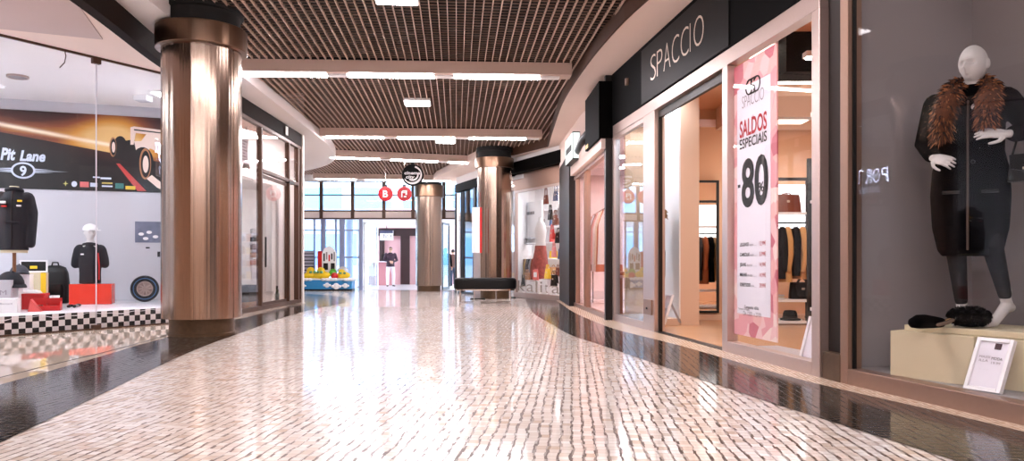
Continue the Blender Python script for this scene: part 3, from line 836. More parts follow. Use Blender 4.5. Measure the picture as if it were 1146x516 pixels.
# ---- garments
def jacket_parts(body_m, sleeve_m, L=.62, w=.20, seed=0, hook=True, t=None):
    """a jacket on a hanger, seen from its side: x is its thickness, y its shoulder width"""
    r = random.Random(seed)
    rings = []
    for k in range(9):
        s = k/8; z = -.04 - L*s
        hw = w*(.30+.70*min(1,s*5)) * (1+.06*s); th = .035+.03*math.sin(min(1,s*1.6)*PI*.5)+.012*s
        rings.append([(th*math.cos(a)*(1+.12*math.sin(3*a+s*4+seed)), hw*math.sin(a), z) for a in [2*PI*i/14 for i in range(14)]])
    MB().loft(rings).build('body', body_m, t, smooth=60)
    for sy in (-1,1):
        pts = [(0,sy*w*.80,-.07),(.012*r.uniform(-1,1),sy*w*1.08,-.20),(.02*r.uniform(-1,1),sy*w*1.12,-.38),(.02*r.uniform(-1,1),sy*w*1.02,-.58)]
        MB().tube(pts, [.045,.05,.045,.036], 10, True).build('sleeve', sleeve_m, t, smooth=60)
    MB().tube([(0,-w*.9,-.06),(0,0,.0),(0,w*.9,-.06)], .006, 6).build('hanger', M['dark'], t)
    MB().tube([(0,0,0)]+[(.0+.0*i, .018*math.sin(i*.6), .04+.02*(1-math.cos(i*.6))) for i in range(6)], .003, 5).build('hook', M['chrome'], t)
grey_wool = mat('charcoal wool', rgb(52,46,50), .9, bump=(120,.3))
rust = mat('rust wool', rgb(150,78,40), .9, bump=(120,.3))
tan = mat('tan suede', rgb(176,118,66), .85, bump=(90,.3))
def garment(loc, rz, bm_, sm_, label, group, L=.62, seed=0):
    t = thing('hanging_jacket', label, 'jacket', loc, rz, group)
    jacket_parts(bm_, sm_, L, .20, seed, t=t); return t

def rack_unit(x, y, rz, label, seed, w=1.25):
    """black framed wall unit: back-lit white panel, handbag shelf, rail, two low shelves"""
    t = thing('rack_unit', label, 'clothes rack', (x,y,0), rz)
    for sx in (0, w*.52, w):
        mb = MB(); mb.box(sx-.02,sx+.02,-.02,.02,0,1.92); mb.build('upright', M['black'], t)
    MB().box(-.02,w+.02,-.02,.02,1.88,1.92).build('top_bar', M['black'], t)
    MB().box(0,w,.30,.32,1.02,1.86).build('lit_back_panel', emis('lit white back panel '+str(seed), (1,.98,1,1), 1.6), t)
    MB().box(0,w,-.02,.30,1.44,1.47).build('bag_shelf', M['white'], t)
    MB().tube([(0,.0,1.33),(w,.0,1.33)], .012, 8).build('rail', M['dark'], t)
    MB().box(0,w,-.05,.32,.30,.335).build('low_shelf', M['white'], t)
    MB().box(0,w,-.05,.32,.02,.055).build('low_shelf', M['white'], t)
    return t
# ================================================================== STOCK OF THE FASHION SHOP
grp = 'jackets on the fashion shop rail'
def fill_rack(x, y, rz, label, seed, specs, gname):
    u = rack_unit(x, y, rz, label, seed)
    R = Matrix.Translation((x,y,0)) @ rotz(rz)
    for i, (sx, bm_, sm_, L, lab) in enumerate(specs):
        p = R @ Vector((sx, .02, 1.30))
        garment(p, rz+random.uniform(-.12,.12), bm_, sm_, lab, gname, L, seed+i)
    return R
B, C, G_, T_, Rr = M['black_cloth'], M['camel'], grey_wool, tan, rust
sp1 = [(.08,G_,G_,.60,'charcoal jacket at the left end of the rail behind the glass'),
       (.17,B,Rr,.62,'black jacket with rust sleeves near the left of the glassed rail'),
       (.27,B,B,.66,'black jacket left of the first camel jacket on the glassed rail'),
       (.36,C,C,.70,'longest camel jacket on the rail, under the brown handbag'),
       (.45,B,B,.62,'black jacket between the two camel jackets'),
       (.54,T_,C,.66,'tan jacket with camel sleeves right of the middle upright'),
       (.64,B,B,.64,'black jacket right of the tan jacket on the glassed rail'),
       (.74,Rr,Rr,.62,'rust coloured jacket on the glassed rail beside the shop post'),
       (.85,G_,G_,.62,'charcoal jacket partly behind the shop post'),
       (.97,B,B,.62,'black jacket behind the aluminium shop post')]
R1m = fill_rack(3.20, 9.9, 0, 'black framed rail unit with handbag shelf seen through the banner window', 3, sp1, grp)
sp2 = [(.10+.115*i, (B,C,B,G_,T_,B,C,B,Rr,G_)[i], (B,C,Rr,G_,C,B,C,B,Rr,G_)[i], .76+.03*(i%3),
        ('black','camel','black and rust','charcoal','tan and camel','black','camel','black','rust','charcoal')[i]+' jacket on the rail reflected in the shop mirror') for i in range(10)]
fill_rack(4.42, 8.1, PI, 'black framed rail unit facing the mirror inside the fashion shop', 4, sp2, 'jackets on the mirrored rail')

def handbag(loc, rz, w, h, d, m, label, handle=.5, group=None, hw=.3):
    t = thing('handbag', label, 'handbag', loc, rz, group)
    rings = []
    for k in range(7):
        s = k/6; z = h*s; wx = w/2*(1-.10*s**2); dy = d/2*(1-.55*s)
        rings.append([(wx*math.copysign(abs(math.cos(a))**.45,math.cos(a)), dy*math.copysign(abs(math.sin(a))**.6,math.sin(a)), z) for a in [2*PI*i/28 for i in range(28)]])
    MB().loft(rings).build('body', m, t, smooth=50, bevel=.004)
    for sy in (-1,1):
        P = [(-w*hw*.8+ w*hw*1.6*i/10, sy*d*.2, h*.8+h*handle*math.sin(PI*i/10)) for i in range(11)]
        MB().tube(P, .008, 6).build('handle', m, t, smooth=60)
    MB().box(-.02,.02,-d*.36,-d*.28,h*.55,h*.68).build('clasp', M['letter'], t, bevel=.003)
    return t
p = R1m @ Vector((.42,.13,1.47)); handbag(p, .15, .40, .24, .18, M['leather'], 'brown leather handbag on the high shelf inside the fashion shop', .28)
p = R1m @ Vector((.62,.10,.335)); handbag(p, -.1, .34, .22, .16, M['black_leather'], 'black leather handbag on the low shelf under the hanging jackets', .45)
def hat(loc, m, label, r=.12):
    t = thing('felt_hat', label, 'hat', loc)
    MB().lathe([(r*1.0,0),(r*1.05,.012),(r*1.0,.02),(r*.72,.03),(r*.68,.09),(r*.55,.125),(r*.2,.13)],32).build('crown', m, t, smooth=50)
    MB().lathe([(r*.74,.028),(r*.74,.05),(r*.70,.052)],32).build('hat_band', M['dark'], t, smooth=50)
    return t
hat(R1m @ Vector((.20,.12,.056)), M['white'], 'white felt hat on the lowest shelf of the fashion shop', .125)
hat(R1m @ Vector((.46,.10,.056)), M['black_cloth'], 'black felt hat beside the white hat on the lowest shelf', .13)
hat(R1m @ Vector((.74,.10,.056)), M['beige'], 'beige felt hat right of the black hat on the lowest shelf', .11)
for i, (m_, w_) in enumerate(((M['white'],.30),(M['cream'],.28),(M['lightgrey'],.29))):
    bx = MB().box(-w_/2,w_/2,-.11,.11,0,.018)
    tag(bx.build('folded_scarf', m_, None, R1m @ Vector((.20,.10,.336+.019*i)), .05*i, bevel=.004), ('white','cream','pale grey')[i]+' folded scarf in the little pile on the low shelf', 'scarf', 'folded scarves in a pile')
# standing mirror
mx0, mx1 = pt(774,0,10.78).x, pt(804.5,0,10.78).x
t = thing('wall_mirror', 'tall narrow black framed mirror on the peach wall of the fashion shop', 'mirror', (mx0,10.80,.10))
w_ = mx1-mx0
mb = MB(); mb.box(0,.03,-.04,.04,0,1.88); mb.box(w_-.03,w_,-.04,.04,0,1.88); mb.box(.03,w_-.03,-.04,.04,0,.03); mb.box(.03,w_-.03,-.04,.04,1.85,1.88)
mb.build('mirror_frame', M['black'], t, bevel=.003)
MB().box(.03,w_-.03,-.012,.02,.03,1.85).build('mirror_glass', mat('silvered mirror', rgb(245,240,236), .02, metal=1), t)
struct(MB().box(1.8,6.4,10.72,10.85,0,.08).build('baseboard_fashion', M['beige']))

# framed cards
def easel_card(loc, rz, w, h, lean, label, lines=(), name='framed_card', frame=M['white_gloss'], grey=False):
    t = thing(name, label, 'sign', loc, rz)
    R = Matrix.Rotation(-lean, 4, 'X')
    fw = .022
    mb = MB()
    mb.box(0,fw,0,.03,0,h,R); mb.box(w-fw,w,0,.03,0,h,R); mb.box(fw,w-fw,0,.03,0,fw,R); mb.box(fw,w-fw,0,.03,h-fw,h,R)
    mb.build('card_frame', frame, t, bevel=.002)
    MB().box(fw,w-fw,.012,.022,fw,h-fw,R).build('card', M['paper'], t)
    q = Vector((w/2,.03,h*.8)); q = R @ q
    MB().add([(w/2-.04,q.y,q.z),(w/2+.04,q.y,q.z),(w/2+.03,q.y+.10*h/.4+.04,0),(w/2-.03,q.y+.10*h/.4+.04,0),(w/2-.04,q.y+.006,q.z),(w/2+.04,q.y+.006,q.z),(w/2+.03,q.y+.05+.10*h/.4,0),(w/2-.03,q.y+.05+.10*h/.4,0)],
             [(0,1,2,3),(4,5,6,7),(0,1,5,4),(3,2,6,7)]).build('easel_back', M['lightgrey'], t)
    for (s, fx, fz_, hh, ww, m_) in lines:
        if s is None: o = MB().box(fx*w-ww/2, fx*w+ww/2, .008, .012, fz_*h, fz_*h+hh).build('printed_mark', m_, t)
        else: o = text('printed_line', s, hh, m_, t, (fx*w, .011, fz_*h), width=ww, align='CENTER')
        me = o.data; me.transform(R @ Matrix.Translation(o.location)); o.location = (0,0,0)
    return t
easel_card(R2.loc(R2.u(735.5,.10),.10,.09), R2.rz, .22, .36, .30, 'white framed card leaning by the doorway of the fashion shop', [(None,.5,.45,.03,.08,M['lightgrey'])])
easel_card(R2.loc(R2.u(893,.10),.10,.06), R2.rz+.5, .30, .36, .42, 'white card leaning inside the glass next to the sale banner', [(None,.5,.4,.02,.1,M['lightgrey'])])
struct(MB().prism([tuple(R2.w(u_,v_).xy) for u_,v_ in ((uB,.05),(uQ1,.05),(uQ1,.55),(uB,.45))],.004,.055).build('trim_12', M['lightgrey']))

# dark dressed mannequin in the display bay by the doorway
def display_figure(loc, rz, label, coatm, furm, H=1.55, group=None):
    t = thing('mannequin', label, 'mannequin', loc, rz, group)
    k = H/1.55
    b = MB()
    limb(b, [(-.07,0,.85),(-.08,-.02,.45),(-.09,.0,.06)], [.08,.055,.036]); limb(b, [(.07,0,.85),(.08,-.03,.45),(.10,-.03,.06)], [.08,.055,.036])
    foot_into(b, (-.09,0,.07), (-.10,-.16,0)); foot_into(b, (.10,-.03,.07), (.12,-.19,0))
    torso_into(b, [(0,0,.82,.13,.09),(0,0,.95,.15,.10),(0,0,1.1,.12,.085),(0,0,1.3,.15,.10),(0,0,1.42,.12,.07),(0,0,1.47,.05,.05),(0,-.01,1.55,.045,.045)])
    for s in (-1,1):
        limb(b, [(s*.18,0,1.38),(s*.24,.03,1.12),(s*.22,-.05,.88)], [.045,.038,.026]); hand_into(b, (s*.22,-.05,.88), (0,-.25,-1), (s,0,0), -s, .25)
    b.build('body', M['skin_white'], t, remesh=.009)
    c = MB()
    torso_into(c, [(0,0,.40,.17,.12),(0,0,.62,.185,.135),(0,0,.92,.19,.135),(0,0,1.08,.155,.115),(0,0,1.28,.185,.13),(0,0,1.40,.17,.095),(0,0,1.46,.07,.06)])
    for s in (-1,1): limb(c, [(s*.18,0,1.38),(s*.24,.03,1.12),(s*.225,-.04,.94)], [.068,.058,.048])
    c.build('coat', coatm, t, remesh=.01)
    f = MB()
    rr_ = random.Random(5)
    for i in range(260):
        a = rr_.uniform(0,2*PI); rr2 = rr_.uniform(.07,.17); z = 1.50-.35*(rr2-.07)+rr_.uniform(-.03,.03)
        if math.sin(a) < -.5: z -= .10*rr_.random()
        p0 = Vector((rr2*math.cos(a), rr2*.7*math.sin(a), z)); dv = Vector((math.cos(a), math.sin(a), rr_.uniform(-.9,.3)))
        f.tube([p0, p0+dv*.035, p0+dv*.06+Vector((0,0,-.02))], [.014,.010,.002], 5)
    f.tube([(.13*math.cos(q), .095*math.sin(q), 1.46) for q in [2*PI*i/20 for i in range(20)]], .05, 8, closed=True)
    f.build('fur_collar', furm, t, smooth=60)
    t.scale = (k,k,k)
    return t
fur_tan = mat('tan fur', rgb(150,112,74), .9, noise=(30,.5))
fur_brown = mat('brown fox fur', rgb(92,50,28), .9, noise=(26,.75))
display_figure(R2.loc(R2.u(735,.30)-.06,.30,.09), R2.rz-.2, 'headless mannequin in dark coat with tan fur beside the shop doorway', M['black_cloth'], fur_tan, 1.44)
# ================================================================== MANNEQUIN WINDOW (right edge)
f1 = front('window_4', R1)
uR0 = 0.02; uR1 = R1.u(953)
mb = MB()
mb.box(uR0,uR1,-.03,.08,0,3.0)
mb.box(uR1,R1.L,-.03,.08,0,.106); mb.box(uR1,R1.L,-.03,.08,2.92,3.05); mb.box(R1.L-.1,R1.L,-.03,.08,.106,2.92)
mb.build('window_frame', M['alu_bronze'], f1, bevel=.005)
MB().box(uR1,uR1+.012,.005,.03,.106,2.92).build('gasket', M['black'], f1)
MB().box(uR1,R1.L-.1,.012,.022,.106,2.92).build('window_pane', M['glass_dim'], f1)
MB().box(0,R1.L,-.06,.12,3.05,3.45).build('fascia_board', M['fascia'], f1)
DW = 1.03
bx = holder('wall_window_box', (R1.o.x,R1.o.y,0), R1.rz)
MB().box(-.04,R1.L,DW,DW+.05,0,3.1).build('box_back', M['grey_wall'], bx)
MB().box(-.04,.02,.09,DW,0,3.1).build('box_side', M['grey_wall'], bx)
MB().box(R1.L-.02,R1.L+.04,.09,DW,0,3.1).build('box_side', M['grey_wall'], bx)
MB().box(0,R1.L,.03,DW,0,.10).build('box_floor', mat('grey window floor', rgb(168,164,166), .5), bx)
MB().box(0,R1.L,.09,DW,3.0,3.1).build('box_ceiling', M['grey_wall'], bx)
# grey hanging and low back panel inside
# plinth blocks
pa = Vector((2.36,4.74)); ang = math.atan2(-.80,.50)
pl = thing('display_plinth', 'large cream block plinth under the dark coated mannequin', 'plinth', (pa.x,pa.y,.10), ang)
MB().box(0,.50,.0,.62,0,.283).build('block', M['cream'], pl, bevel=.004)
sl = thing('plinth_slab', 'thin cream slab lying on the large block plinth', 'plinth', (pa.x,pa.y,.384), ang)
MB().box(.05,.95,.07,.60,0,.036).build('slab', M['cream'], sl, bevel=.003)
pl2 = thing('display_plinth', 'second cream block half hidden behind the framed price card', 'plinth', (pa.x,pa.y,.10), ang)
MB().box(.505,1.0,.04,.64,0,.281).build('block', M['cream'], pl2, bevel=.004)

# ---- the mannequin
mx, my, mz = 2.81, 4.66, .421
BR = -math.atan2(2.81, 4.66)                       # turned towards the hall
mq = thing('mannequin', 'white bald mannequin in black coat with brown fur collar', 'mannequin', (mx,my,mz), BR)
b = MB()
head_into(b, (.018,-.01,1.595), .232, -.42, .04)
limb(b, [(0.0,.02,1.36),(.005,.012,1.44),(.012,.0,1.53)], [.055,.048,.047])
torso_into(b, [(0,0,.80,.125,.085),(0,0,.92,.15,.10),(0,0,1.06,.115,.08),(0,-.01,1.22,.14,.10),(0,0,1.33,.15,.08),(0,.015,1.39,.08,.055)])
aL = [(-.185,.01,1.37),(-.245,.05,1.13),(-.195,-.10,1.03)]         # arm on the viewer's left, hand on hip
aR = [(.185,.01,1.37),(.335,.01,1.16),(.185,-.165,1.135)]         # arm on the viewer's right, bent across
limb(b, aL, [.044,.036,.024]); limb(b, aR, [.044,.036,.024])
hand_into(b, aL[2], (.75,-.55,-.30), (-.35,-.75,.5), 1, .35, .9)
hand_into(b, aR[2], (-.95,-.20,.10), (-.1,-.75,.65), -1, .22, 1.0)
limb(b, [(-.075,0,.86),(-.075,-.03,.47),(-.045,.05,.125)], [.082,.052,.030])
limb(b, [(.085,0,.86),(.115,-.08,.48),(.185,.02,.16)], [.082,.052,.030])
foot_into(b, (-.045,.05,.125), (-.085,-.10,.0), .06, .95)
foot_into(b, (.185,.02,.16), (.085,-.12,.0), .085, .95)
b.build('body', M['skin_white'], mq, remesh=.0045)
lg = MB()
limb(lg, [(-.075,0,.86),(-.075,-.03,.47),(-.047,.045,.15)], [.088,.058,.037])
limb(lg, [(.085,0,.86),(.115,-.08,.48),(.180,.012,.19)], [.088,.058,.037])
lg.build('leggings', mat('black leggings', rgb(12,11,13), .8, spec=.2), mq, remesh=.006)
c = MB()
torso_into(c, [(.0,-.005,.425,.150,.125),(.0,-.005,.46,.175,.14),(0,-.005,.60,.205,.15),(0,0,.80,.215,.15),(0,0,.95,.205,.142),(0,0,1.06,.180,.125),(0,-.01,1.22,.185,.135),(0,0,1.33,.19,.11),(0,.012,1.40,.13,.09),(.005,.012,1.445,.07,.07),(.008,.01,1.47,.06,.06)], 36)
limb(c, [aL[0],aL[1],Vector(aL[1]).lerp(Vector(aL[2]),.80)], [.072,.062,.047])
limb(c, [aR[0],aR[1],Vector(aR[1]).lerp(Vector(aR[2]),.72)], [.075,.068,.052])
co_ = c.build('coat', M['black_cloth'], mq, remesh=.007)
mb = MB(); mb.tube([(-.012,-.152,.46),(-.012,-.160,.62),(-.012,-.152,.85),(-.012,-.136,1.05),(-.012,-.150,1.22),(-.01,-.115,1.36)], .006, 6)
mb.build('front_edge', mat('dark brown piping', rgb(66,48,38), .7), mq, smooth=60)
mb = MB()
for s, x_ in ((-1,-.10),(1,.10)): mb.box(x_-.045,x_+.045,-.152,-.132,.80,.818)
mb.build('pocket_welt', M['black_leather'], mq)
MB().ball((.015,-.158,.985), .012, 12, 8).build('button', M['black_leather'], mq, smooth=180)
MB().ball((.035,-.118,1.318), (.030,.012,.022), 16, 10, Matrix.Identity(4)).build('silver_brooch', mat('silver', rgb(210,205,200), .3, metal=.6), mq, smooth=180)
# fur collar: two long fronts and a band round the neck, as thousands of curved tufts
fu = MB(); rf = random.Random(11)
path = [Vector(p_) for p_ in ((-.145,-.125,1.14),(-.150,-.135,1.20),(-.135,-.135,1.28),(-.115,-.10,1.36),(-.085,-.02,1.435),(-.04,.07,1.475),(.03,.085,1.485),(.085,.03,1.46),(.105,-.05,1.40),(.085,-.115,1.33),(.080,-.14,1.26),(.085,-.14,1.20))]
rads = [.03,.058,.070,.066,.056,.050,.050,.056,.064,.068,.06,.03]
fu.tube(path, rads, 12, True)
line = even(path, 90)
for i, p_ in enumerate(line):
    t_ = (line[min(i+1,89)]-line[max(i-1,0)]).normalized(); r_ = .042+.030*math.sin(PI*i/89)
    a0 = Vector((0,0,1)).cross(t_); a0 = a0.normalized() if a0.length > .01 else Vector((1,0,0)); b0 = t_.cross(a0)
    for q in range(44):
        th = rf.uniform(0,2*PI); n_ = a0*math.cos(th)+b0*math.sin(th)
        s_ = p_ + n_*r_*.7 + t_*rf.uniform(-.01,.01)
        dv = (n_ + Vector((0,0,-.8)) + Vector((rf.uniform(-.4,.4),rf.uniform(-.4,.4),rf.uniform(-.3,.3)))).normalized()
        L_ = rf.uniform(.025,.06)
        fu.cur = 0 if rf.random() < .35 else (1 if rf.random() < .42 else 2)
        fu.tube([s_, s_+dv*L_*.6, s_+dv*L_+Vector((0,0,-.01))], [.006,.0042,.0006], 4)
fu.build('fur_collar', [fur_brown, mat('pale fox fur', rgb(156,96,58), .9), mat('dark fox fur', rgb(34,19,13), .9)], mq, smooth=60)
# handbag hanging from the bent forearm
hb = thing('handbag', 'small black handbag hanging from the mannequin forearm', 'handbag', tuple(Matrix.Translation((mx,my,mz)) @ rotz(BR) @ Vector((.285,-.10,.86))), BR-.25)
rings = []
for k in range(6):
    s = k/5; rings.append([(.095*(1-.12*s)*math.copysign(abs(math.cos(a))**.4,math.cos(a)), .045*(1-.5*s)*math.copysign(abs(math.sin(a))**.6,math.sin(a)), .16*s) for a in [2*PI*i/28 for i in range(28)]])
MB().loft(rings).build('body', M['black_leather'], hb, smooth=50)
MB().slab([(-.082,.155),(.082,.155),(.075,.075),(0,.055),(-.075,.075)],-.047,-.036).build('flap', M['black_leather'], hb, bevel=.003)
MB().box(-.012,.012,-.055,-.046,.065,.08).build('clasp', M['letter'], hb, bevel=.002)
MB().tube([(-.075,0,.155),(-.05,0,.25),(-.02,0,.32),(.0,0,.335),(.02,0,.32),(.05,0,.25),(.075,0,.155)], .006, 6).build('strap', M['black_leather'], hb, smooth=60)
# black fur hat and scarf with a striped end lying on the slab
top = .421
hp_ = pt(1104,0,4.55)
ht = thing('fur_hat', 'round black fur hat lying by the mannequin feet', 'hat', (2.72,4.52,top))
mb = MB(); mb.ball((0,0,.062), (.115,.10,.062), 28, 18)
rf = random.Random(3)
for i in range(700):
    z_ = rf.uniform(-.9,1); a = rf.uniform(0,2*PI); n_ = Vector((math.sqrt(1-z_*z_)*math.cos(a), math.sqrt(1-z_*z_)*math.sin(a), z_))
    s_ = Vector((n_.x*.113,n_.y*.098,.062+n_.z*.06)); dv = (n_+Vector((rf.uniform(-.5,.5),rf.uniform(-.5,.5),rf.uniform(-.5,.5)))).normalized()
    if (s_+dv*.015).z > .002: mb.tube([s_, s_+dv*.014], [.004,.0008], 4)
mb.build('fur_crown', M['black_cloth'], ht, smooth=60)
sc = thing('scarf', 'black scarf with striped brown end trailing over the plinth edge', 'scarf', (2.45,4.52,top))
mb = MB()
mb.tube([(-.075,-.035,.03),(-.05,-.03,.035),(.0,-.01,.035),(.06,.0,.03),(.10,.0,.028)], [.034,.042,.042,.036,.03], 14, True)
mb.build('wrap', M['black_cloth'], sc, smooth=60)
stripe = mat('striped brown knit', rgb(120,98,84), .9)
for i in range(5):
    MB().tube([(.06,-.045+.018*i,.018),(.12,-.04+.016*i,.030),(.18,-.02+.010*i,.052),(.22,-.01+.008*i,.06)], [.010,.011,.010,.006], 8, True).build('knitted_stripe', (stripe, M['dark'], M['camel'], M['dark'], stripe)[i], sc, smooth=60)
# framed price card leaning in front of the block
easel_card((2.515,4.24,.106), R1.rz+.20, .205, .31, .43, 'white framed price card standing before the plinth in the mannequin window',
   [(None,.60,.80,.034,.034,mat('dark maroon print', rgb(70,36,44), .6)),
    ('MASSI',.32,.62,.014,.060,M['ink_grey']),('ILLA',.32,.55,.014,.050,M['ink_grey']),
    ('MODA',.66,.60,.016,.060,M['ink']),('19.99',.66,.52,.014,.050,M['ink_grey']),('- - -',.40,.40,.006,.05,M['ink_grey'])])
# window lamp
t = thing('window_downlight', 'recessed downlight in the ceiling of the mannequin window', 'ceiling light', R1.loc(.80,.36,2.97), R1.rz)
MB().lathe([(.10,.0),(.11,.0),(.11,.03),(.10,.03)],24,ring=True).build('trim_ring', M['white'], t); MB().lathe([(.0,.008),(.098,.008),(.098,.02),(.0,.02)],24).build('lens', emis('window downlight lens',(1,.93,.85,1),6.0), t)
t2 = dup(t, R1.loc(2.8,.55,2.97), None, 'second recessed downlight farther along the mannequin window ceiling')
# ================================================================== LIGHTS OF THE SHOPS (visible fittings)
M['soft_cool'] = emis('lit cool shop panel', (.86,.92,1,1), 15.0)
M['soft_warm'] = emis('lit warm shop panel', (1,.84,.70,1), 3.2)
M['soft_pink'] = emis('lit pinkish shop panel', (1,.86,.88,1), 9.0)
M['spot'] = emis('lit spot lens', (1,.92,.85,1), 40.0)
def shop_panel(x, y, z, sx, sy, m, label, rz=0, group=None):
    t = thing('shop_light_panel', label, 'ceiling light', (x,y,z), rz, group)
    MB().box(-sx/2-.03,sx/2+.03,-sy/2-.03,sy/2+.03,.008,.05).build('frame', M['white'], t)
    MB().box(-sx/2,sx/2,-sy/2,sy/2,0,.03).build('diffuser', m, t)
    return t
shop_panel(*R2.loc(3.1,1.2,2.95)[:2], 2.94, .5, 1.4, M['soft_warm'], 'square warm ceiling light just inside the fashion shop doorway', R2.rz)
shop_panel(4.6,8.3,2.93,1.2,1.2, M['soft_warm'], 'large warm ceiling light in the middle of the fashion shop')
shop_panel(3.4,10.0,2.66,.9,.25, M['soft_warm'], 'warm ceiling light over the framed clothes rail')
shop_panel(*R2.loc(.75,.33,2.9)[:2], 2.95, 1.2, .3, M['soft_cool'], 'cool ceiling light over the small display bay beside the doorway', R2.rz)

# ================================================================== RACING SHOP (left)
f3 = front('window_5', L1)
us = L1.u(108)
MB().box(0,us-.004,0,.012,.02,3.28).build('window_pane', M['glass_dim'], f3)
MB().box(us+.004,L1.L,0,.012,.02,3.28).build('window_pane', M['glass_dim'], f3)
mb = MB()
mb.box(us-.05,us+.05,-.02,.035,3.215,3.285); mb.box(us-.05,us+.05,-.02,.035,.0,.06)
mb.build('glass_clamp', M['brown'], f3, bevel=.004)
MB().box(us-.004,us+.004,-.001,.013,.06,3.215).build('glass_seam', mat('milky silicone seam', rgb(214,208,214), .4), f3)
mb = MB(); mb.box(0,L1.L,-.012,.02,3.275,3.30); mb.box(0,L1.L,-.012,.02,0,.02); mb.build('glass_channel', M['brown'], f3)
struct(MB().prism([tuple(L1.w(-.1,.0).xy),tuple(L1.w(L1.L+.1,.0).xy),(-5.64,12.2),(-11.5,10.13)], 3.295,3.305).build('ceiling_pit', M['plaster_white']))
# display platform with chequered front
pf = holder('floor_display', (L1.o.x,L1.o.y,0), L1.rz)
ck = .0725
MB().box(0,L1.L,.03,.045,.0,.2175).build('chequered_front', checker('black and white chequers', rgb(16,15,17), rgb(226,220,222), ck, .35), pf)
struct(MB().prism([tuple(L1.w(0,.045).xy),tuple(L1.w(L1.L,.045).xy),(-5.66,12.18),(-11.4,10.13)],.02,.215).build('floor_display_top', mat('white display top', rgb(232,230,236), .3)))
ZP = .217
# wavy white cloth edge along the front
mb = MB(); n = 160; vs = []; UA, UB = .35, L1.L-.35
for i in range(n+1):
    u = UA+(UB-UA)*i/n; w_ = .05+.035*math.sin(u*9)+.02*math.sin(u*23+1)
    vs += [(u,.025,ZP-.012-w_*.35),(u,.05,ZP+.004),(u,.30+w_,ZP+.004)]
fs = []
for i in range(n): fs += [(3*i,3*i+3,3*i+4,3*i+1),(3*i+1,3*i+4,3*i+5,3*i+2)]
mb.add(vs, fs)
tag(mb.build('table_runner', mat('white paper runner', rgb(236,232,238), .6), None, (L1.o.x,L1.o.y,0), L1.rz, smooth=60), 'white wavy edged runner along the front of the chequered display', 'cloth')

def onp(px, d, z=ZP): p = pt(px, 0, d); return (p.x, d, z)
# back-wall banner (built flat at its real place)
bb = thing('wall_banner', 'long dark banner with racing car, sunset and Pit Lane lettering', 'banner', (BK.o.x,BK.o.y,0), BK.rz)
def bu(px): return BK.u(px, -.02)
def bzv(px, py): return BK.z(px, py, -.02)
zb0, zb1 = bzv(90,213), bzv(90,127)
X0, X1 = bu(-60), bu(196)
def banner_material():
    m = bpy.data.materials.new('sunset racing banner'); m.use_nodes = True
    g = NG(m); nt = m.node_tree; b = nt.nodes['Principled BSDF']
    tc = g.n('ShaderNodeTexCoord'); sp = g.n('ShaderNodeSeparateXYZ'); nt.links.new(tc.outputs['Object'], sp.inputs[0])
    u = g.m('DIVIDE', g.m('SUBTRACT', sp.outputs[0], X0), X1-X0)
    v = g.m('DIVIDE', g.m('SUBTRACT', sp.outputs[2], zb0), zb1-zb0)
    ns = g.n('ShaderNodeTexNoise'); ns.inputs['Scale'].default_value = 3; ns.inputs['Detail'].default_value = 4
    mp = g.n('ShaderNodeMapping'); mp.inputs['Scale'].default_value = (.35,1,3); nt.links.new(tc.outputs['Object'], mp.inputs[0]); nt.links.new(mp.outputs[0], ns.inputs['Vector'])
    # printed sunset: warm glow fading into black, brightest right of the middle
    line = g.m('ADD', g.m('MULTIPLY', u, -.42), .90)          # streak of light falling to the right
    dl = g.m('SUBTRACT', v, line)
    glow = g.m('POWER', 2.718, g.m('MULTIPLY', g.m('MULTIPLY', dl, dl), -22.0))
    du = g.m('SUBTRACT', u, .72); dv = g.m('SUBTRACT', v, .74)
    rad = g.m('POWER', 2.718, g.m('MULTIPLY', g.m('ADD', g.m('MULTIPLY', g.m('MULTIPLY', du, du), 30.0), g.m('MULTIPLY', g.m('MULTIPLY', dv, dv), 8.0)), -1.0))
    above = g.m('GREATER_THAN', dl, -.10)
    a = g.m('MULTIPLY', g.m('ADD', g.m('MULTIPLY', glow, g.m('ADD', .25, g.m('MULTIPLY', ns.outputs['Fac'], .5))), g.m('MULTIPLY', rad, .9)), g.m('ADD', g.m('MULTIPLY', above, .75), .25))
    r = g.n('ShaderNodeValToRGB'); e = r.color_ramp.elements
    e[0].position = 0; e[0].color = rgb(8,6,8); e[1].position = 1; e[1].color = rgb(228,184,118)
    for p_, c_ in ((.12,rgb(30,12,12)),(.3,rgb(76,32,25)),(.5,rgb(136,70,40)),(.75,rgb(206,140,52))):
        q = e.new(p_); q.color = c_
    nt.links.new(a, r.inputs[0])
    st = g.m('POWER', 2.718, g.m('MULTIPLY', g.m('MULTIPLY', dl, dl), -1600.0))
    st = g.m('MULTIPLY', st, g.m('LESS_THAN', u, .70))
    st = g.m('MULTIPLY', st, g.m('ADD', .3, ns.outputs['Fac']))
    nt.links.new(g.mix(st, r.outputs[0], rgb(255,240,214)), b.inputs['Base Color'])
    b.inputs['Roughness'].default_value = .5
    return m
MB().box(X0,X1,-.02,-.002,zb0,zb1).build('banner_sheet', banner_material(), bb)
def bq(px, py, off=0): return (bu(px), -.022-off, bzv(px, py))
silver = mat('pale blue grey print', rgb(206,214,232), .5); inkw = mat('white print', rgb(240,236,238), .5)
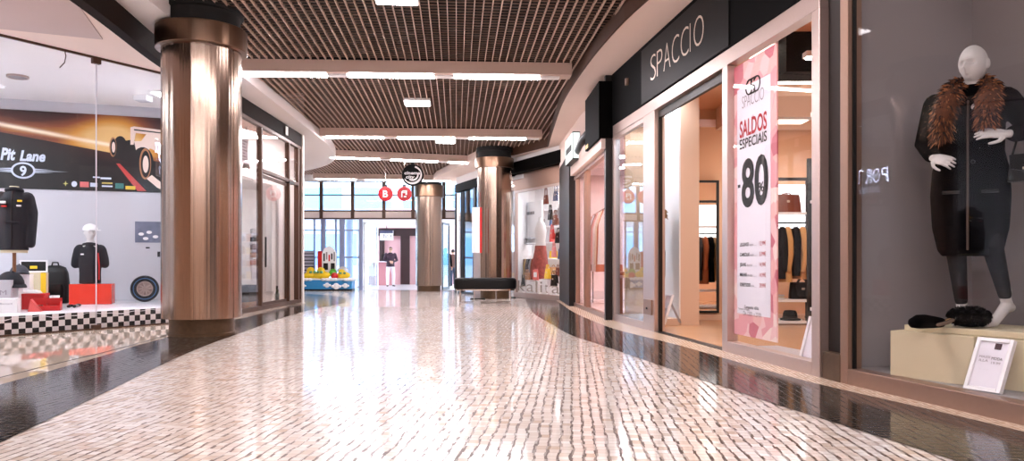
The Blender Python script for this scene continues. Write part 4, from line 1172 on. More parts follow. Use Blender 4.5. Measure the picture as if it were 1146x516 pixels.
# lettering
text('lettering', 'Pit', bzv(10,166)-bzv(10,178.6), silver, bb, (bu(.5),-.022,bzv(10,178.6)), width=bu(17.5)-bu(.5), bold=.04, shear=.22)
text('lettering', 'Lane', bzv(35,169)-bzv(35,180), silver, bb, (bu(22),-.022,bzv(35,180)), width=bu(51)-bu(22), bold=.04, shear=.22)
text('lettering', '9', bzv(26,186)-bzv(26,196.5), silver, bb, (bu(26),-.022,bzv(26,196.5)), width=bu(30)-bu(22.5), bold=.03, align='CENTER')
mb = MB(); cx, cz = bu(26), bzv(26,190.8)
rx, rz_ = (bu(38.5)-bu(13.5))/2, (bzv(26,182.5)-bzv(26,199))/2
mb.tube([(cx+rx*math.cos(t), -.024, cz+rz_*math.sin(t)) for t in [2*PI*i/48 for i in range(48)]], .014, 6, closed=True)
for s in (-1,1):
    for dz_, L_ in ((.025,.25),(0,.45),(-.025,.25)):
        mb.add([(cx+s*rx,-.023,cz+dz_-.008),(cx+s*(rx+L_),-.023,cz+dz_*.8),(cx+s*rx,-.023,cz+dz_+.008)],[(0,1,2)])
mb.build('oval_badge', silver, bb)
# racing car drawn as printed shapes on the sheet
def shape(name, pts_, m_, off=0.002):
    mb = MB(); mb.add([bq(x,y,off) for x,y in pts_],[tuple(range(len(pts_)))]); return mb.build(name, m_, bb)
ink_b = M['ink']; body_c = mat('pale car print', rgb(232,208,194), .5); red_p = mat('red track print', rgb(190,64,60), .5); tyre_p = mat('tyre print', rgb(22,16,16), .5); rim_p = mat('rim print', rgb(176,120,84), .5)
shape('track_edge', [(130,183),(134,183),(164,214),(154,214)], red_p, .001)
shape('car_shadow', [(124,160),(150,156),(160,176),(180,198),(180,206),(166,204),(150,184),(126,176)], tyre_p, .002)
shape('rear_wing', [(146,142.5),(150,141.5),(180,145.5),(180,152),(152,149),(149.5,162),(146,162)], body_c, .003)
shape('rear_wing_gap', [(150,144.5),(180,148.2),(180,149.5),(150,146)], ink_b, .004)
shape('car_nose', [(150,158),(158,158),(164,150),(180,151),(180,172),(168,166),(160,176),(154,176)], body_c, .004)
def ellipse(cx_, cy_, rx_, ry_, n=22): return [(cx_+rx_*math.cos(2*PI*i/n), cy_+ry_*math.sin(2*PI*i/n)) for i in range(n)]
for (cx_,cy_,rx_,ry_) in ((126.5,164.5,4.0,11),(162.5,183.5,6.6,17.5)):
    shape('car_tyre', ellipse(cx_+(8 if cx_ < 150 else -3),cy_-1,rx_*1.9,ry_*1.02), tyre_p, .0045); shape('car_tyre', ellipse(cx_,cy_,rx_,ry_), rim_p, .005); shape('car_tyre', ellipse(cx_+.5,cy_+.3,rx_*.80,ry_*.86), tyre_p, .006); shape('car_hub', ellipse(cx_+.6,cy_+.4,rx_*.5,ry_*.55), body_c, .007)
shape('front_wing', [(164,200),(170,196),(180,204),(180,212),(176,210)], body_c, .005)
for (x_,y_,w_,h_,m_) in ((81,205.5,6.5,3.5,silver),(89.5,203.3,10,6,mat('red white badge print',rgb(214,110,110),.5)),(101,204.5,8,4.5,silver),(114,204,12,1.6,mat('gold print',rgb(190,170,90),.5)),(114,207.5,12,1.6,silver),(129,205,9.5,6,mat('teal print',rgb(58,122,120),.5)),(140.5,208,11,4,mat('yellow print',rgb(226,190,70),.5)),(104,197.5,8,1.5,silver),(112.5,198.5,12,2,silver)):
    if x_ == 81: shape('sponsor_badge', ellipse(x_+2.2,y_+.5,3.2,3.2), m_, .003)
    else: shape('sponsor_badge', [(x_,y_),(x_+w_,y_+.4),(x_+w_,y_+h_+.4),(x_,y_+h_)], m_, .003)
star = []
for i in range(8):
    a = PI*i/4; r_ = 3.2 if i%2 == 0 else 1.0; star.append((73.5+r_*math.cos(a), 205.5+r_*math.sin(a)))
shape('star_badge', star, mat('gold star print', rgb(196,190,110), .5), .003)
# poster with cars, and little notices on the back wall
ps = thing('wall_poster', 'small dark photo poster of racing cars on the white back wall', 'poster', (BK.o.x,BK.o.y,0), BK.rz)
MB().box(bu(151),bu(183),-.015,-.002,bzv(165,271.5),bzv(165,248)).build('sheet', mat('dusky photo print', rgb(108,112,132), .5, noise=(9,.5)), ps)
for (x_,y_) in ((158,262),(167,260),(174,265),(163,267)):
    MB().add([bq(*p_) for p_ in ellipse(x_,y_,3.2,1.8,12)],[tuple(range(12))]).build('printed_car', inkw, ps)
for x_,y_,w_,h_,lab in ((163,276.5,4.5,1.6,'tiny black notice under the car poster'),(176,281.5,3.2,6,'small black tag on the back wall right of the tiny notice')):
    tag(MB().box(bu(x_),bu(x_+w_),-.012,-.002,bzv(165,y_+h_),bzv(165,y_)).build('wall_notice', M['ink'], None, (BK.o.x,BK.o.y,0), BK.rz), lab, 'notice')

# dark racing shirts on busts
def shirt_parts(t, W=.24, L=.72, m=None, short=False, accents=()):
    mb = MB()
    torso_into(mb, [(0,0,0,W*.86,.13),(0,0,L*.25,W*.84,.13),(0,0,L*.6,W*.90,.135),(0,0,L*.84,W*.95,.12),(0,.005,L*.95,W*.55,.09),(0,.005,L*1.0,.075,.075)])
    for s in (-1,1):
        pts_ = [(s*W*.78,0,L*.86),(s*W*1.02,.01,L*.62),(s*W*1.06,-.02,L*.40),(s*W*1.04,-.04,L*.10)]
        if short: pts_ = pts_[:2]+[(s*W*1.14,0,L*.5)]
        limb(mb, pts_, [.085,.075,.062,.052][:len(pts_)])
    mb.build('shirt_body', m, t, remesh=.011)
    mb = MB(); mb.tube([(.085*math.cos(q), .005+.08*math.sin(q), L*.985+.02*(-math.sin(q))) for q in [2*PI*i/20 for i in range(20)]], .024, 8, closed=True)
    mb.build('collar', m, t, smooth=60)
    for (x_,z_,w_,h_,mm) in accents:
        MB().box(x_-w_/2,x_+w_/2,-.150,-.120,z_-h_/2,z_+h_/2).build('chest_badge', mm, t, bevel=.004)
navy = mat('black racing fabric', rgb(16,16,26), .8)
bus = thing('display_bust', 'cream dress form stand on a wooden pole at the left edge', 'mannequin bust', onp(16,9.7), .35)
MB().lathe([(.14,0),(.14,.02),(.02,.03)],24).build('base', mat('wood pole', rgb(150,100,60), .5), bus, smooth=40); MB().cyl((0,0,.02),(0,0,.76),.022,12).build('pole', mat('wood pole dark', rgb(128,82,50), .5), bus, smooth=60)
mb = MB(); torso_into(mb, [(0,0,.72,.15,.10),(0,0,.95,.15,.10),(0,0,1.22,.155,.10),(0,0,1.40,.10,.07),(0,0,1.50,.055,.055),(0,0,1.57,.05,.05)]); mb.build('form', M['cream'], bus, smooth=60)
js = thing('racing_jacket', 'black long sleeved racing jacket with badges on the left dress form', 'jacket', onp(16,9.7,ZP+.755), .35)
shirt_parts(js, .185, .77, navy, False, ((-.09,.60,.06,.03,inkw),(.09,.62,.05,.025,M['gold']),(-.08,.55,.06,.02,M['red']),(.08,.56,.05,.02,inkw),(0,.35,.16,.02,navy)))
MB().tube([(0,-.135,.02),(0,-.14,.3),(0,-.135,.62),(0,-.085,.75)], .006, 6).build('zip', M['dark'], js)
bx_ = thing('display_box', 'bright red acrylic box under the dark polo shirt', 'box', onp(103.5,11.0), BK.rz)
MB().box(-.27,.27,-.16,.16,0,.29).build('shell', M['redbox'], bx_, bevel=.004)
pb = thing('display_bust', 'white half bust standing on the red acrylic box', 'mannequin bust', onp(101,11.05,ZP+.292), BK.rz)
mb = MB(); torso_into(mb, [(0,0,0,.125,.09),(0,0,.25,.125,.09),(0,0,.48,.13,.09),(0,0,.56,.10,.07),(0,0,.62,.05,.05)]); head_into(mb, (0,-.02,.74), .22, .5); limb(mb, [(0,0,.55),(0,-.01,.68)], [.05,.045]); mb.build('form', M['skin_white'], pb, remesh=.009)
pj = thing('polo_shirt', 'dark short sleeved polo shirt on the bust above the red box', 'shirt', onp(101,11.05,ZP+.296), BK.rz)
shirt_parts(pj, .165, .56, navy, True, ((-.08,.42,.04,.02,inkw),))
MB().tube([(.13,-.115,.05),(.135,-.125,.25),(.12,-.115,.44)], .01, 6).build('red_stripe', M['red'], pj)
cp = thing('sun_hat', 'white cap on the head of the bust above the red box', 'hat', onp(101,11.05,ZP+1.06), BK.rz+.5)
mb = MB(); mb.ball((0,0,.01), (.10,.115,.095), 24, 14, None, lambda p,q: Vector((q.x,q.y,max(q.z,-.005)))); mb.build('crown', M['white'], cp, smooth=60)
MB().slab([(-.08,0),(.08,0),(.075,.008),(-.075,.008)],-.20,-.085).build('peak', M['white'], cp, bevel=.003)
# backpack
bk_ = thing('backpack', 'black backpack standing against the white back wall', 'backpack', onp(61.5,11.2), BK.rz); bk_.scale = (1.12,1.1,1.05)
rings = []
for s,wx,dy_ in ((0,.155,.10),(.03,.165,.115),(.25,.17,.12),(.42,.155,.105),(.50,.125,.08),(.53,.06,.04)):
    rings.append([(wx*math.copysign(abs(math.cos(a))**.5,math.cos(a)), dy_*math.copysign(abs(math.sin(a))**.6,math.sin(a)), s) for a in [2*PI*i/28 for i in range(28)]])
MB().loft(rings).build('main_bag', M['black'], bk_, smooth=50)
rings = []
for s,wx,dy_ in ((.04,.12,.03),(.06,.13,.045),(.22,.13,.045),(.27,.11,.03)):
    rings.append([(wx*math.copysign(abs(math.cos(a))**.5,math.cos(a)), -.115+dy_*math.sin(a), s) for a in [2*PI*i/20 for i in range(20)]])
MB().loft(rings).build('front_pocket', M['black_leather'], bk_, smooth=50)
MB().tube([(-.04,.02,.52),(-.03,.02,.57),(.03,.02,.57),(.04,.02,.52)], .011, 6, True).build('grab_handle', M['black_leather'], bk_)
# tyre
ty = thing('show_wheel', 'small racing tyre with blue sidewall ring propped by the column', 'tyre', onp(162,11.6,ZP), BK.rz+.12)
R_ = .20
Rx = Matrix.Translation((0,0,R_)) @ Matrix.Rotation(PI/2, 4, 'X')
MB().lathe([(.115,-.07),(.15,-.085),(.185,-.08),(.20,-.055),(.20,.055),(.185,.08),(.15,.085),(.115,.07)],48,M=Rx,ring=True).build('rubber_tyre', M['rubber'], ty, smooth=50)
MB().lathe([(.152,.086),(.163,.087),(.163,.083),(.152,.083)],48,M=Rx,ring=True).build('blue_ring', mat('blue sidewall print', rgb(70,120,170), .5), ty)
mb = MB(); mb.lathe([(.116,-.06),(.119,.068),(.108,.072),(.10,-.02),(.045,.0),(.03,-.05),(.0,-.05)],48,M=Rx)
for i in range(10):
    a = 2*PI*i/10; mb.tube([Rx @ Vector((.03*math.cos(a),.03*math.sin(a),.052)), Rx @ Vector((.107*math.cos(a),.107*math.sin(a),.066))], [.012,.008], 6)
mb.build('wheel_rim', M['alu'], ty, smooth=40)
# caps, cartons and gift boxes at the left
def cap(loc, rz, m, label, tilt=0.0):
    t = thing('sun_hat', label, 'hat', loc, rz); t.rotation_euler = (tilt,0,rz)
    mb = MB(); mb.ball((0,0,.0), (.095,.115,.10), 24, 14, None, lambda p,q: Vector((q.x,q.y,max(q.z,0)))); mb.build('crown', m, t, smooth=60)
    rings = []
    for k in range(6):
        s = k/5; rings.append([(.085*math.cos(a)*(1-.3*s*s), -.09-.10*s, .004+.012*(1-math.cos(a*0))+.02*math.sin(a) - .012*s) for a in (0,PI/4,PI/2,3*PI/4,PI)])
    mb = MB(); vs=[]; fs=[]
    for k in range(7):
        s = k/6
        for i in range(9):
            x_ = -1+i/4; vs.append((.088*x_, -.085*math.sqrt(max(0,1-.55*x_*x_))-.085*s*math.sqrt(max(0,1-x_*x_*.9)), .012+.02*(1-x_*x_)-.012*s))
    for k in range(6):
        for i in range(8): fs.append((k*9+i,k*9+i+1,(k+1)*9+i+1,(k+1)*9+i))
    n0 = len(vs); vs += [(x,y,z-.005) for x,y,z in vs]; fs += [tuple(n0+i for i in f) for f in fs]
    mb.add(vs, fs); mb.build('peak', m, t, smooth=60)
    MB().ball((0,0,.10), .009, 8, 6).build('top_button', m, t)
    return t
grey_cap = mat('dark grey cap cloth', rgb(66,66,74), .8)
st1 = thing('cap_stand', 'tall white acrylic riser behind the grey cap', 'display stand', onp(23,10.2), BK.rz)
MB().box(-.13,.13,-.10,.10,0,.44).build('riser', M['white_gloss'], st1, bevel=.003)
cap(onp(21.5,10.15,ZP+.44), BK.rz+.4, grey_cap, 'upright dark grey cap on the white riser', 0).scale = (1.2,1.2,1.3)
st2 = thing('cap_stand', 'white acrylic riser holding the tilted black cap at the left edge', 'display stand', onp(10,9.55), BK.rz)
MB().box(-.13,.13,-.10,.10,0,.30).build('riser', M['white_gloss'], st2, bevel=.003)
cap(onp(12,9.5,ZP+.335), BK.rz+.7, navy, 'black cap with its peak turned right, tilted on a white riser', .3).scale = (1.5,1.5,1.5)
fp = thing('framed_badge', 'white frame with black mat on the cream riser', 'picture frame', onp(37.5,10.6,ZP+.46), BK.rz)
mb = MB(); 
for a_ in ((-.17,-.15,0,.17),(.15,.17,0,.17),(-.15,.15,0,.02),(-.15,.15,.15,.17)): mb.box(a_[0],a_[1],0,.03,a_[2],a_[3])
mb.build('frame', M['white_gloss'], fp); MB().box(-.15,.15,.01,.02,.02,.15).build('mat', M['black'], fp); MB().box(-.045,.045,.004,.012,.05,.09).build('badge', M['gold'], fp, bevel=.003)
rs = thing('cap_stand', 'cream and yellow riser carrying the white framed badge', 'display stand', onp(38,10.6), BK.rz)
MB().box(-.18,.16,-.08,.08,0,.455).build('riser', M['cream'], rs, bevel=.003); MB().box(.10,.165,-.085,-.08,0,.455).build('yellow_edge', M['gold'], rs)
gb = thing('gift_box', 'large red lidded gift box under the folded white tissue', 'box', onp(28,9.75), BK.rz)
MB().box(-.24,.24,-.13,.13,0,.17).build('carton', M['red'], gb, bevel=.004); MB().box(-.25,.25,-.14,.14,.17,.20).build('lid', M['red'], gb, bevel=.004)
tag(MB().ball((0,0,.0),(.15,.08,.045),20,10,None,lambda p,q: Vector((q.x,q.y,max(q.z,0)*(1+.3*math.sin(9*p.x)*math.cos(7*p.y))))).build('tissue', M['white'], None, onp(33,9.75,ZP+.201), .3, smooth=60), 'crumpled white tissue lying on the large red gift box', 'tissue')
ob = thing('gift_box', 'open red presentation box showing small goods in two compartments', 'box', onp(52,9.45), BK.rz+.1)
mb = MB(); mb.box(-.16,.16,-.10,.10,0,.02); mb.box(-.16,.16,.09,.10,.02,.15); mb.box(-.16,-.15,-.10,.09,.02,.11); mb.box(.15,.16,-.10,.09,.02,.11); mb.box(-.15,.15,-.10,-.09,.02,.06); mb.box(-.005,.005,-.09,.09,.02,.08)
mb.build('tray', M['red'], ob, bevel=.002)
MB().box(-.12,-.04,-.03,.05,.02,.07).build('leather_goods', M['leather'], ob, bevel=.01); MB().box(.03,.11,-.03,.05,.02,.06).build('watch_case', M['black'], ob, bevel=.01)
ob2 = thing('gift_box', 'small pinkish red wedge box leaning by the open box', 'box', onp(38.5,9.25), BK.rz)
MB().slab([(-.06,0),(.08,0),(-.03,.15)],-.05,.05).build('wedge', mat('salmon red card', rgb(232,96,92), .5), ob2)
cu_ = thing('paper_cup', 'white and blue printed cup beside the backpack', 'cup', onp(61,10.3), 0)
MB().lathe([(.05,0),(.062,.15),(.058,.15),(.047,.01)],24,ring=True).build('cup_wall', M['white'], cu_, smooth=40); MB().lathe([(.0535,.03),(.0605,.115),(.0595,.115),(.052,.03)],24,ring=True).build('print_band', mat('blue print',rgb(70,90,130),.5), cu_, smooth=40)
cu2 = thing('boxed_mug', 'white and blue printed mug carton left on the large red box', 'carton', onp(16,9.7,ZP+.201), BK.rz)
MB().box(-.06,.06,-.05,.05,0,.10).build('carton', M['white'], cu2, bevel=.003); MB().box(-.05,.05,-.053,-.05,.02,.055).build('print', mat('deep blue print',rgb(40,56,120),.5), cu2)
wc = thing('carton', 'plain white carton with faint lettering at the left edge', 'box', onp(7,9.0), BK.rz)
MB().box(-.18,.13,-.08,.08,0,.17).build('carton', M['white'], wc, bevel=.003); text('printed_line', 'Jean Bernard', .022, M['ink_grey'], wc, (-.02,-.081,.10), width=.2, align='CENTER')
tall = thing('carton', 'tall pale printed carton behind the plain white carton', 'box', onp(1,9.3), BK.rz)
MB().box(-.12,.12,-.06,.06,0,.38).build('carton', M['lightgrey'], tall, bevel=.003); text('printed_line', 'AM', .06, M['ink_grey'], tall, (0,-.061,.20), width=.15, align='CENTER')
for i in range(6):
    a = random.uniform(0,6)
    o = MB().ball((0,0,.02),(.035,.02,.02),14,8).build('key_fob', (M['black'],M['dark'],M['red'],M['black'],M['grey_wall'],M['black'])[i], None, onp(77+i*2.1,10.0+.15*(i%3)), a, smooth=60)
    tag(o, ('black','dark brown','red','glossy black','grey','small black')[i]+' key fob in the little heap before the red box', 'key fob', 'key fobs in a heap')
# ceiling things of the racing shop
sp_ = thing('downlight', 'round recessed downlight in the racing shop ceiling', 'ceiling light', onp(20,10.1,3.27))
MB().lathe([(.11,0),(.13,.0),(.13,.025),(.11,.025)],28,ring=True).build('ring', M['alu'], sp_); MB().lathe([(0,.006),(.108,.006),(.108,.02),(0,.02)],28).build('lens', M['grey_wall'], sp_)
ck_ = thing('ceiling_speaker', 'small square white box on the racing shop ceiling', 'speaker', onp(160,11.3,3.22)); MB().box(-.10,.10,-.10,.10,0,.075).build('housing', M['white'], ck_, bevel=.006); MB().box(-.08,.08,-.08,.08,-.008,0).build('grille', M['lightgrey'], ck_)
wr = MB(); p0 = pt(75,52,8.9); wr.tube([(p0.x,8.85,3.30),(p0.x+.01,8.86,3.22),(p0.x,8.85,3.14),(p0.x-.05,8.84,3.08)], .006, 6)
tag(wr.build('loose_cable', M['brown'], None), 'short loose brown cable dangling from the pink plaster ceiling', 'cable')

M['cool_fill'] = emis('added cool fill light', (.86,.92,1,1), 17.0)
shop_panel(-7.9,8.4,3.255,1.1,1.4, M['cool_fill'], 'large added cool fill light, out of view at the left end of the racing shop', 0)  # fill light added out of view to brighten the display
shop_panel(-5.02,11.1,3.255,.34,.34, M['cool_fill'], 'small added cool fill light, unseen behind the big column in the racing shop', 0)  # second added fill light, hidden from the camera by the column
# lit lettering on the left facade beside the big column, mirrored in the mannequin window
def mirror_pt(px, py, X):
    k = (px-CX)/F; n = R1.y
    D = (R1.o.dot(n))/(k*n.x+n.y)                     # where the ray meets the glass plane
    h = Vector((k*D, D)); dv = Vector((k,1.0)); r = dv-2*dv.dot(n)*n
    t = (X-h.x)/r.x; p = h+r*t
    return Vector((p.x, p.y, HC+(HY-py)/F*(D+t)))
A_, B_ = mirror_pt(992,203,-4.60), mirror_pt(956.5,206,-4.60)
ss = thing('lit_shop_sign', 'pale blue lit PORT lettering behind the left glass, hidden by the big column', 'shop sign', (-4.60,A_.y,0), PI/2)
litb = emis('lit pale blue lettering', (.62,.70,1,1), 26.0)
Ls = B_.y-A_.y; zP0 = A_.z; hP = mirror_pt(985,188,-4.60).z-mirror_pt(985,205,-4.60).z
xx = 0
for ch in 'PORT':
    text('letter', ch, hP, litb, ss, (xx,0,zP0), width=Ls*.205, bold=-.01); xx += Ls*.26
MB().box(Ls*.26+Ls*.08,Ls*.26+Ls*.125,-.004,0,zP0+hP*.42,zP0+hP*.58).build('letter_dot', litb, ss)
text('small_lettering', 'DOS MEL', hP*.42, emis('dim lit lettering',(.62,.70,1,1),9.0), ss, (Ls*.30,0,zP0-hP*.62), width=Ls*.62, bold=-.01)
MB().box(-.04,Ls*1.05,.03,.05,zP0-hP*.8,zP0+hP*1.1).build('clear_backing', M['glass'], ss)
mb = MB()
for x_ in (Ls*.55,Ls*.95): mb.tube([(x_,.02,zP0+hP*1.05),(x_,.02,3.29)],.008,6)
mb.build('hanger', M['dark'], ss)
M['lens_pink'] = emis('lit pink shop lens', (1,.88,.90,1), 45.0)
M['soft_bright'] = emis('bright pinkish shop panel', (1,.88,.88,1), 12.0)
# ================================================================== NARROW GLASS SHOP (left, behind the big column)
f6 = front('window_6', L2)
H6 = 3.2
ma, mb_, mc = L2.u(291.5), L2.u(322.5), L2.u(333)
mb = MB()
for u_, w_ in ((.03,.06),(ma,.07),(mb_,.06),(mc,.10),(L2.L-.03,.08)): mb.box(u_-w_/2,u_+w_/2,-.03,.06,0,H6)
mb.box(0,L2.L,-.03,.05,H6-.06,H6); mb.box(0,L2.L,-.03,.05,0,.07); mb.box(ma,mc,-.03,.05,2.38,2.44)
mb.build('window_frame', M['brown'], f6, bevel=.004)
MB().box(.06,ma-.035,0,.01,.07,H6-.06).build('window_pane', M['glass'], f6)
MB().box(ma+.035,mc-.05,0,.01,2.44,H6-.06).build('window_pane', M['glass'], f6)
MB().box(mc+.05,L2.L-.07,0,.01,.07,H6-.06).build('window_pane', M['glass'], f6)
dr = holder('door_3', L2.loc(ma+.04,.01,0), L2.rz)
dw = mb_-ma-.07
mb = MB(); mb.box(0,.05,0,.04,.02,2.36); mb.box(dw-.05,dw,0,.04,.02,2.36); mb.box(.05,dw-.05,0,.04,2.30,2.36); mb.box(.05,dw-.05,0,.04,.02,.12)
mb.build('door_frame', M['brown'], dr, bevel=.003); MB().box(.05,dw-.05,.016,.024,.12,2.30).build('door_pane', M['glass'], dr)
MB().tube([(.09,-.06,.75),(.09,-.06,1.25)], .016, 10, True).build('door_handle', M['black'], dr, smooth=60)
MB().box(dw-.02,dw+.35,-.05,.03,2.36,2.41).build('door_closer', M['dark'], dr, bevel=.004)
tag(MB().box(L2.u(317)-.06,L2.u(317)+.06,-.075,-.062,3.24,3.40).build('fascia_tag', M['white'], None, (L2.o.x,L2.o.y,0), L2.rz), 'small white tag on the brown fascia over the narrow glass shop', 'tag')
struct(MB().prism([tuple(L2.w(-.05,.07).xy),tuple(L2.w(L2.L,.07).xy),(-6.6,15.8),(-6.6,12.2),(-5.64,12.2)],.0,.004).build('floor_glass_shop', M['wood']))
struct(MB().prism([tuple(L2.w(-.2,.07).xy),tuple(L2.w(L2.L,.07).xy),(-6.6,15.8),(-6.6,12.2),(-5.6,12.2)],3.41,3.44).build('ceiling_glass_shop', mat('taupe shop ceiling', rgb(120,98,90), .8)))
shop_panel(-5.3,13.2,3.37,.6,1.0, M['soft_bright'], 'pinkish ceiling light over the near half of the narrow glass shop')
shop_panel(-5.3,14.9,3.37,.6,.9, M['soft_bright'], 'pinkish ceiling light over the far half of the narrow glass shop')
# white partition seen behind the door, with a row of small products, a lit notice and pendants
pwx = -4.95
struct(MB().box(pwx-.05,pwx,13.9,15.68,0,2.42).build('wall_partition', M['white']))
for i, py in enumerate((258,267,275.5,284,292.5)):
    p = pt(316,py,14.55); z_ = HC+(HY-py)/F*14.6
    y_ = 14.45
    t = thing('hook_product', ('white','charcoal','brown','amber','pink')[i]+' small packet hanging on the white partition, '+('topmost','second','third','fourth','lowest')[i]+' in its column', 'packet', (pwx+.002,y_,z_), 0, 'packets in a column')
    MB().box(0,.05,-.10,.10,-.07,.02).build('packet', (M['lightgrey'],M['dark'],mat('brown card',rgb(120,84,70),.6),mat('amber card',rgb(186,136,100),.6),mat('pink card',rgb(206,160,150),.6))[i], t, bevel=.006)
    MB().cyl((0,0,.03),(.08,0,.03),.006,6).build('hook', M['chrome'], t)
ln = thing('price_board', 'white printed price board behind the upper glass of the narrow shop', 'notice board', (-4.85,13.65,2.62), PI/2)
MB().box(-.25,.25,-.02,0,0,.45).build('board', M['paper'], ln); MB().tube([(-.2,-.01,.44),(-.2,-.01,.84)],.004,5).build('cord', M['dark'], ln); MB().tube([(.2,-.01,.44),(.2,-.01,.84)],.004,5).build('cord', M['dark'], ln)
for i in range(7): MB().box(-.20,.20-.06*(i%3),-.024,-.02,.05+.055*i,.068+.055*i).build('printed_row', M['ink_grey'], ln)
def pendant(x, y, zt, zb, m, label, r=.09):
    t = thing('pendant_lamp', label, 'lamp', (x,y,zb))
    MB().cyl((0,0,.1),(0,0,zt-zb),.006,6).build('cord', M['dark'], t)
    MB().lathe([(r,0),(r*.98,.03),(r*.6,.10),(.02,.13),(.02,.16),(.0,.16)],24).build('shade', m, t, smooth=50)
    MB().ball((0,0,.03),.035,12,8).build('bulb', M['spot'], t, smooth=180); return t
pendant(-4.9,12.45,3.4,2.75,M['dark'],'black pendant lamp nearest the big column in the narrow glass shop',.07)
pendant(-4.9,14.0,3.4,2.55,M['dark'],'black pendant lamp over the door of the narrow glass shop',.07)
pendant(-4.95,12.7,3.4,1.82,mat('copper shade',rgb(206,120,80),.3,metal=.8),'copper shaded lamp low behind the glass beside the big column',.16)
# counter with goods near the column
ct = thing('display_counter', 'pale counter with shelves behind the near pane of the narrow shop', 'counter', (-5.1,12.6,0))
for z_ in (.35,.8,1.25): MB().box(-.25,.25,-.5,.5,z_,z_+.03).build('shelf', M['white'], ct)
MB().box(-.25,-.22,-.5,.5,0,1.6).build('back_board', mat('rosy board',rgb(226,180,176),.6), ct); 
for s in (-.5,.48): MB().box(-.25,.25,s,s+.02,0,1.6).build('side_board', M['white'], ct)
k_ = 0
for z_ in (.38,.83,1.28):
    for j in range(4):
        k_ += 1; o = MB().lathe([(.045,0),(.05,.02),(.05,.12),(.02,.17),(.02,.20),(0,.2)],16).build('jar', (M['cream'],M['leather'],M['pinklit'],M['dark'])[(k_)%4], None, (-5.02,12.25+.23*j,z_), 0, smooth=50)
        tag(o, ('cream','brown','pink','dark')[k_%4]+' jar on the '+('lowest','middle','top')[int(z_>.5)+int(z_>1)]+' counter shelf, '+('nearest the big column','second from the column','third from the column','farthest from the column')[j], 'jar', 'jars on the pale counter')
ck2 = thing('wicker_crate', 'dark wooden crate on the floor inside the glass door', 'crate', L2.loc(L2.u(304),.45,.0), L2.rz)
mb = MB()
for z_ in (.14,.24,.34): mb.box(-.35,.35,-.16,-.145,z_,z_+.07); mb.box(-.35,.35,.145,.16,z_,z_+.07); mb.box(-.36,-.345,-.16,.16,z_,z_+.07); mb.box(.345,.36,-.16,.16,z_,z_+.07)
mb.build('slats', M['dark'], ck2); MB().box(-.34,.34,-.145,.145,.12,.36).build('dark_lining', M['black'], ck2); MB().box(-.25,.25,-.13,.13,0,.12).build('wooden_foot', mat('raw wood',rgb(150,104,70),.6), ck2)
for i, (px, m_, h_, lab) in enumerate(((326,mat('green bottle glass',rgb(40,50,30),.2),.34,'dark green bottle standing inside the far end of the narrow shop window'),(329.5,M['cream'],.26,'cream bottle beside the dark green bottle'),(331,M['gold'],.30,'yellow bottle at the far corner of the narrow shop window'))):
    t = thing('bottle', lab, 'bottle', L2.loc(L2.u(px)-.0,.28+.05*i,.005), 0)
    MB().lathe([(.04,0),(.045,.01),(.045,h_*.55),(.018,h_*.75),(.016,h_)],18).build('bottle_body', m_, t, smooth=50); MB().lathe([(.019,h_*.92),(.019,h_+.015),(0,h_+.015)],14).build('cap', M['dark'], t)

# ================================================================== PINK LIT SHOP (right)
f7 = front('window_7', R3)
H7 = 2.42
mb = MB()
for px, w_ in ((646,.08),(655.5,.05),(657.8,.03)): u_ = R3.u(px); mb.box(u_-w_/2,u_+w_/2,-.03,.05,0,H7)
mb.box(R3.L-.10,R3.L-.02,-.03,.06,0,3.0); mb.box(0,R3.L,-.03,.05,H7-.06,H7); mb.box(0,R3.L,-.03,.05,0,.07)
mb.build('window_frame', M['alu_bronze'], f7, bevel=.004)
MB().box(.05,R3.L-.1,0,.01,.07,H7-.06).build('window_pane', M['glass_soft'], f7)
mb = MB(); mb.box(R3.L-.08,R3.L+.02,-.06,.12,0,3.45); mb.build('dark_post', M['dark'], f7)
# fascia: sloping pinkish canopy, dark shutter box, lit sign
fz7 = holder('trim_13', (R3.o.x,R3.o.y,0), R3.rz)
MB().box(-2.6,R3.L,.0,.14,H7,3.45).build('fascia_board', M['plaster'], fz7)
MB().box(.2,R3.L,-.12,.0,H7,H7+.30).build('canopy', M['plaster'], fz7)
MB().box(R3.L-1.25,R3.L+.05,-.16,.10,2.56,3.36).build('shutter_box', M['fascia'], fz7, bevel=.004)
MB().box(R3.L-1.2,R3.L-.95,-.162,-.158,2.58,2.64).build('yellow_sticker', M['gold'], fz7)
mb = MB()
mb.tube([(R3.L-1.2,-.10,2.85),(R3.L-1.7,-.14,2.80),(R3.L-2.3,-.12,2.72),(R3.L-2.8,-.10,2.70)], .07, 10, True)
tag(mb.build('cable_conduit', M['dark'], None, (R3.o.x,R3.o.y,0), R3.rz, smooth=60), 'thick dark conduit running along the pink shop canopy', 'conduit')
ls = thing('lightbox_sign', 'small lit white green lightbox sign sticking out over the pink shop', 'shop sign', R3.loc(.80,-.16,2.58), R3.rz); ls.scale = (.9,.8,.66)
MB().box(-.55,.55,-.08,.08,0,.72).build('sign_case', M['dark'], ls, bevel=.004)
MB().box(-.52,.52,-.086,-.08,.03,.69).build('sign_face', emis('lit pale green sign face',(.90,1,.94,1),.8), ls)
MB().box(.55,.556,-.07,.07,.03,.69).build('sign_end_face', emis('lit sign end',(.93,1,.97,1),.6), ls)
MB().box(-.42,.42,-.09,-.086,.26,.42).build('sign_mark', M['ink'], ls)
MB().box(-.1,.1,.08,.22,.3,.36).build('bracket', M['dark'], ls)
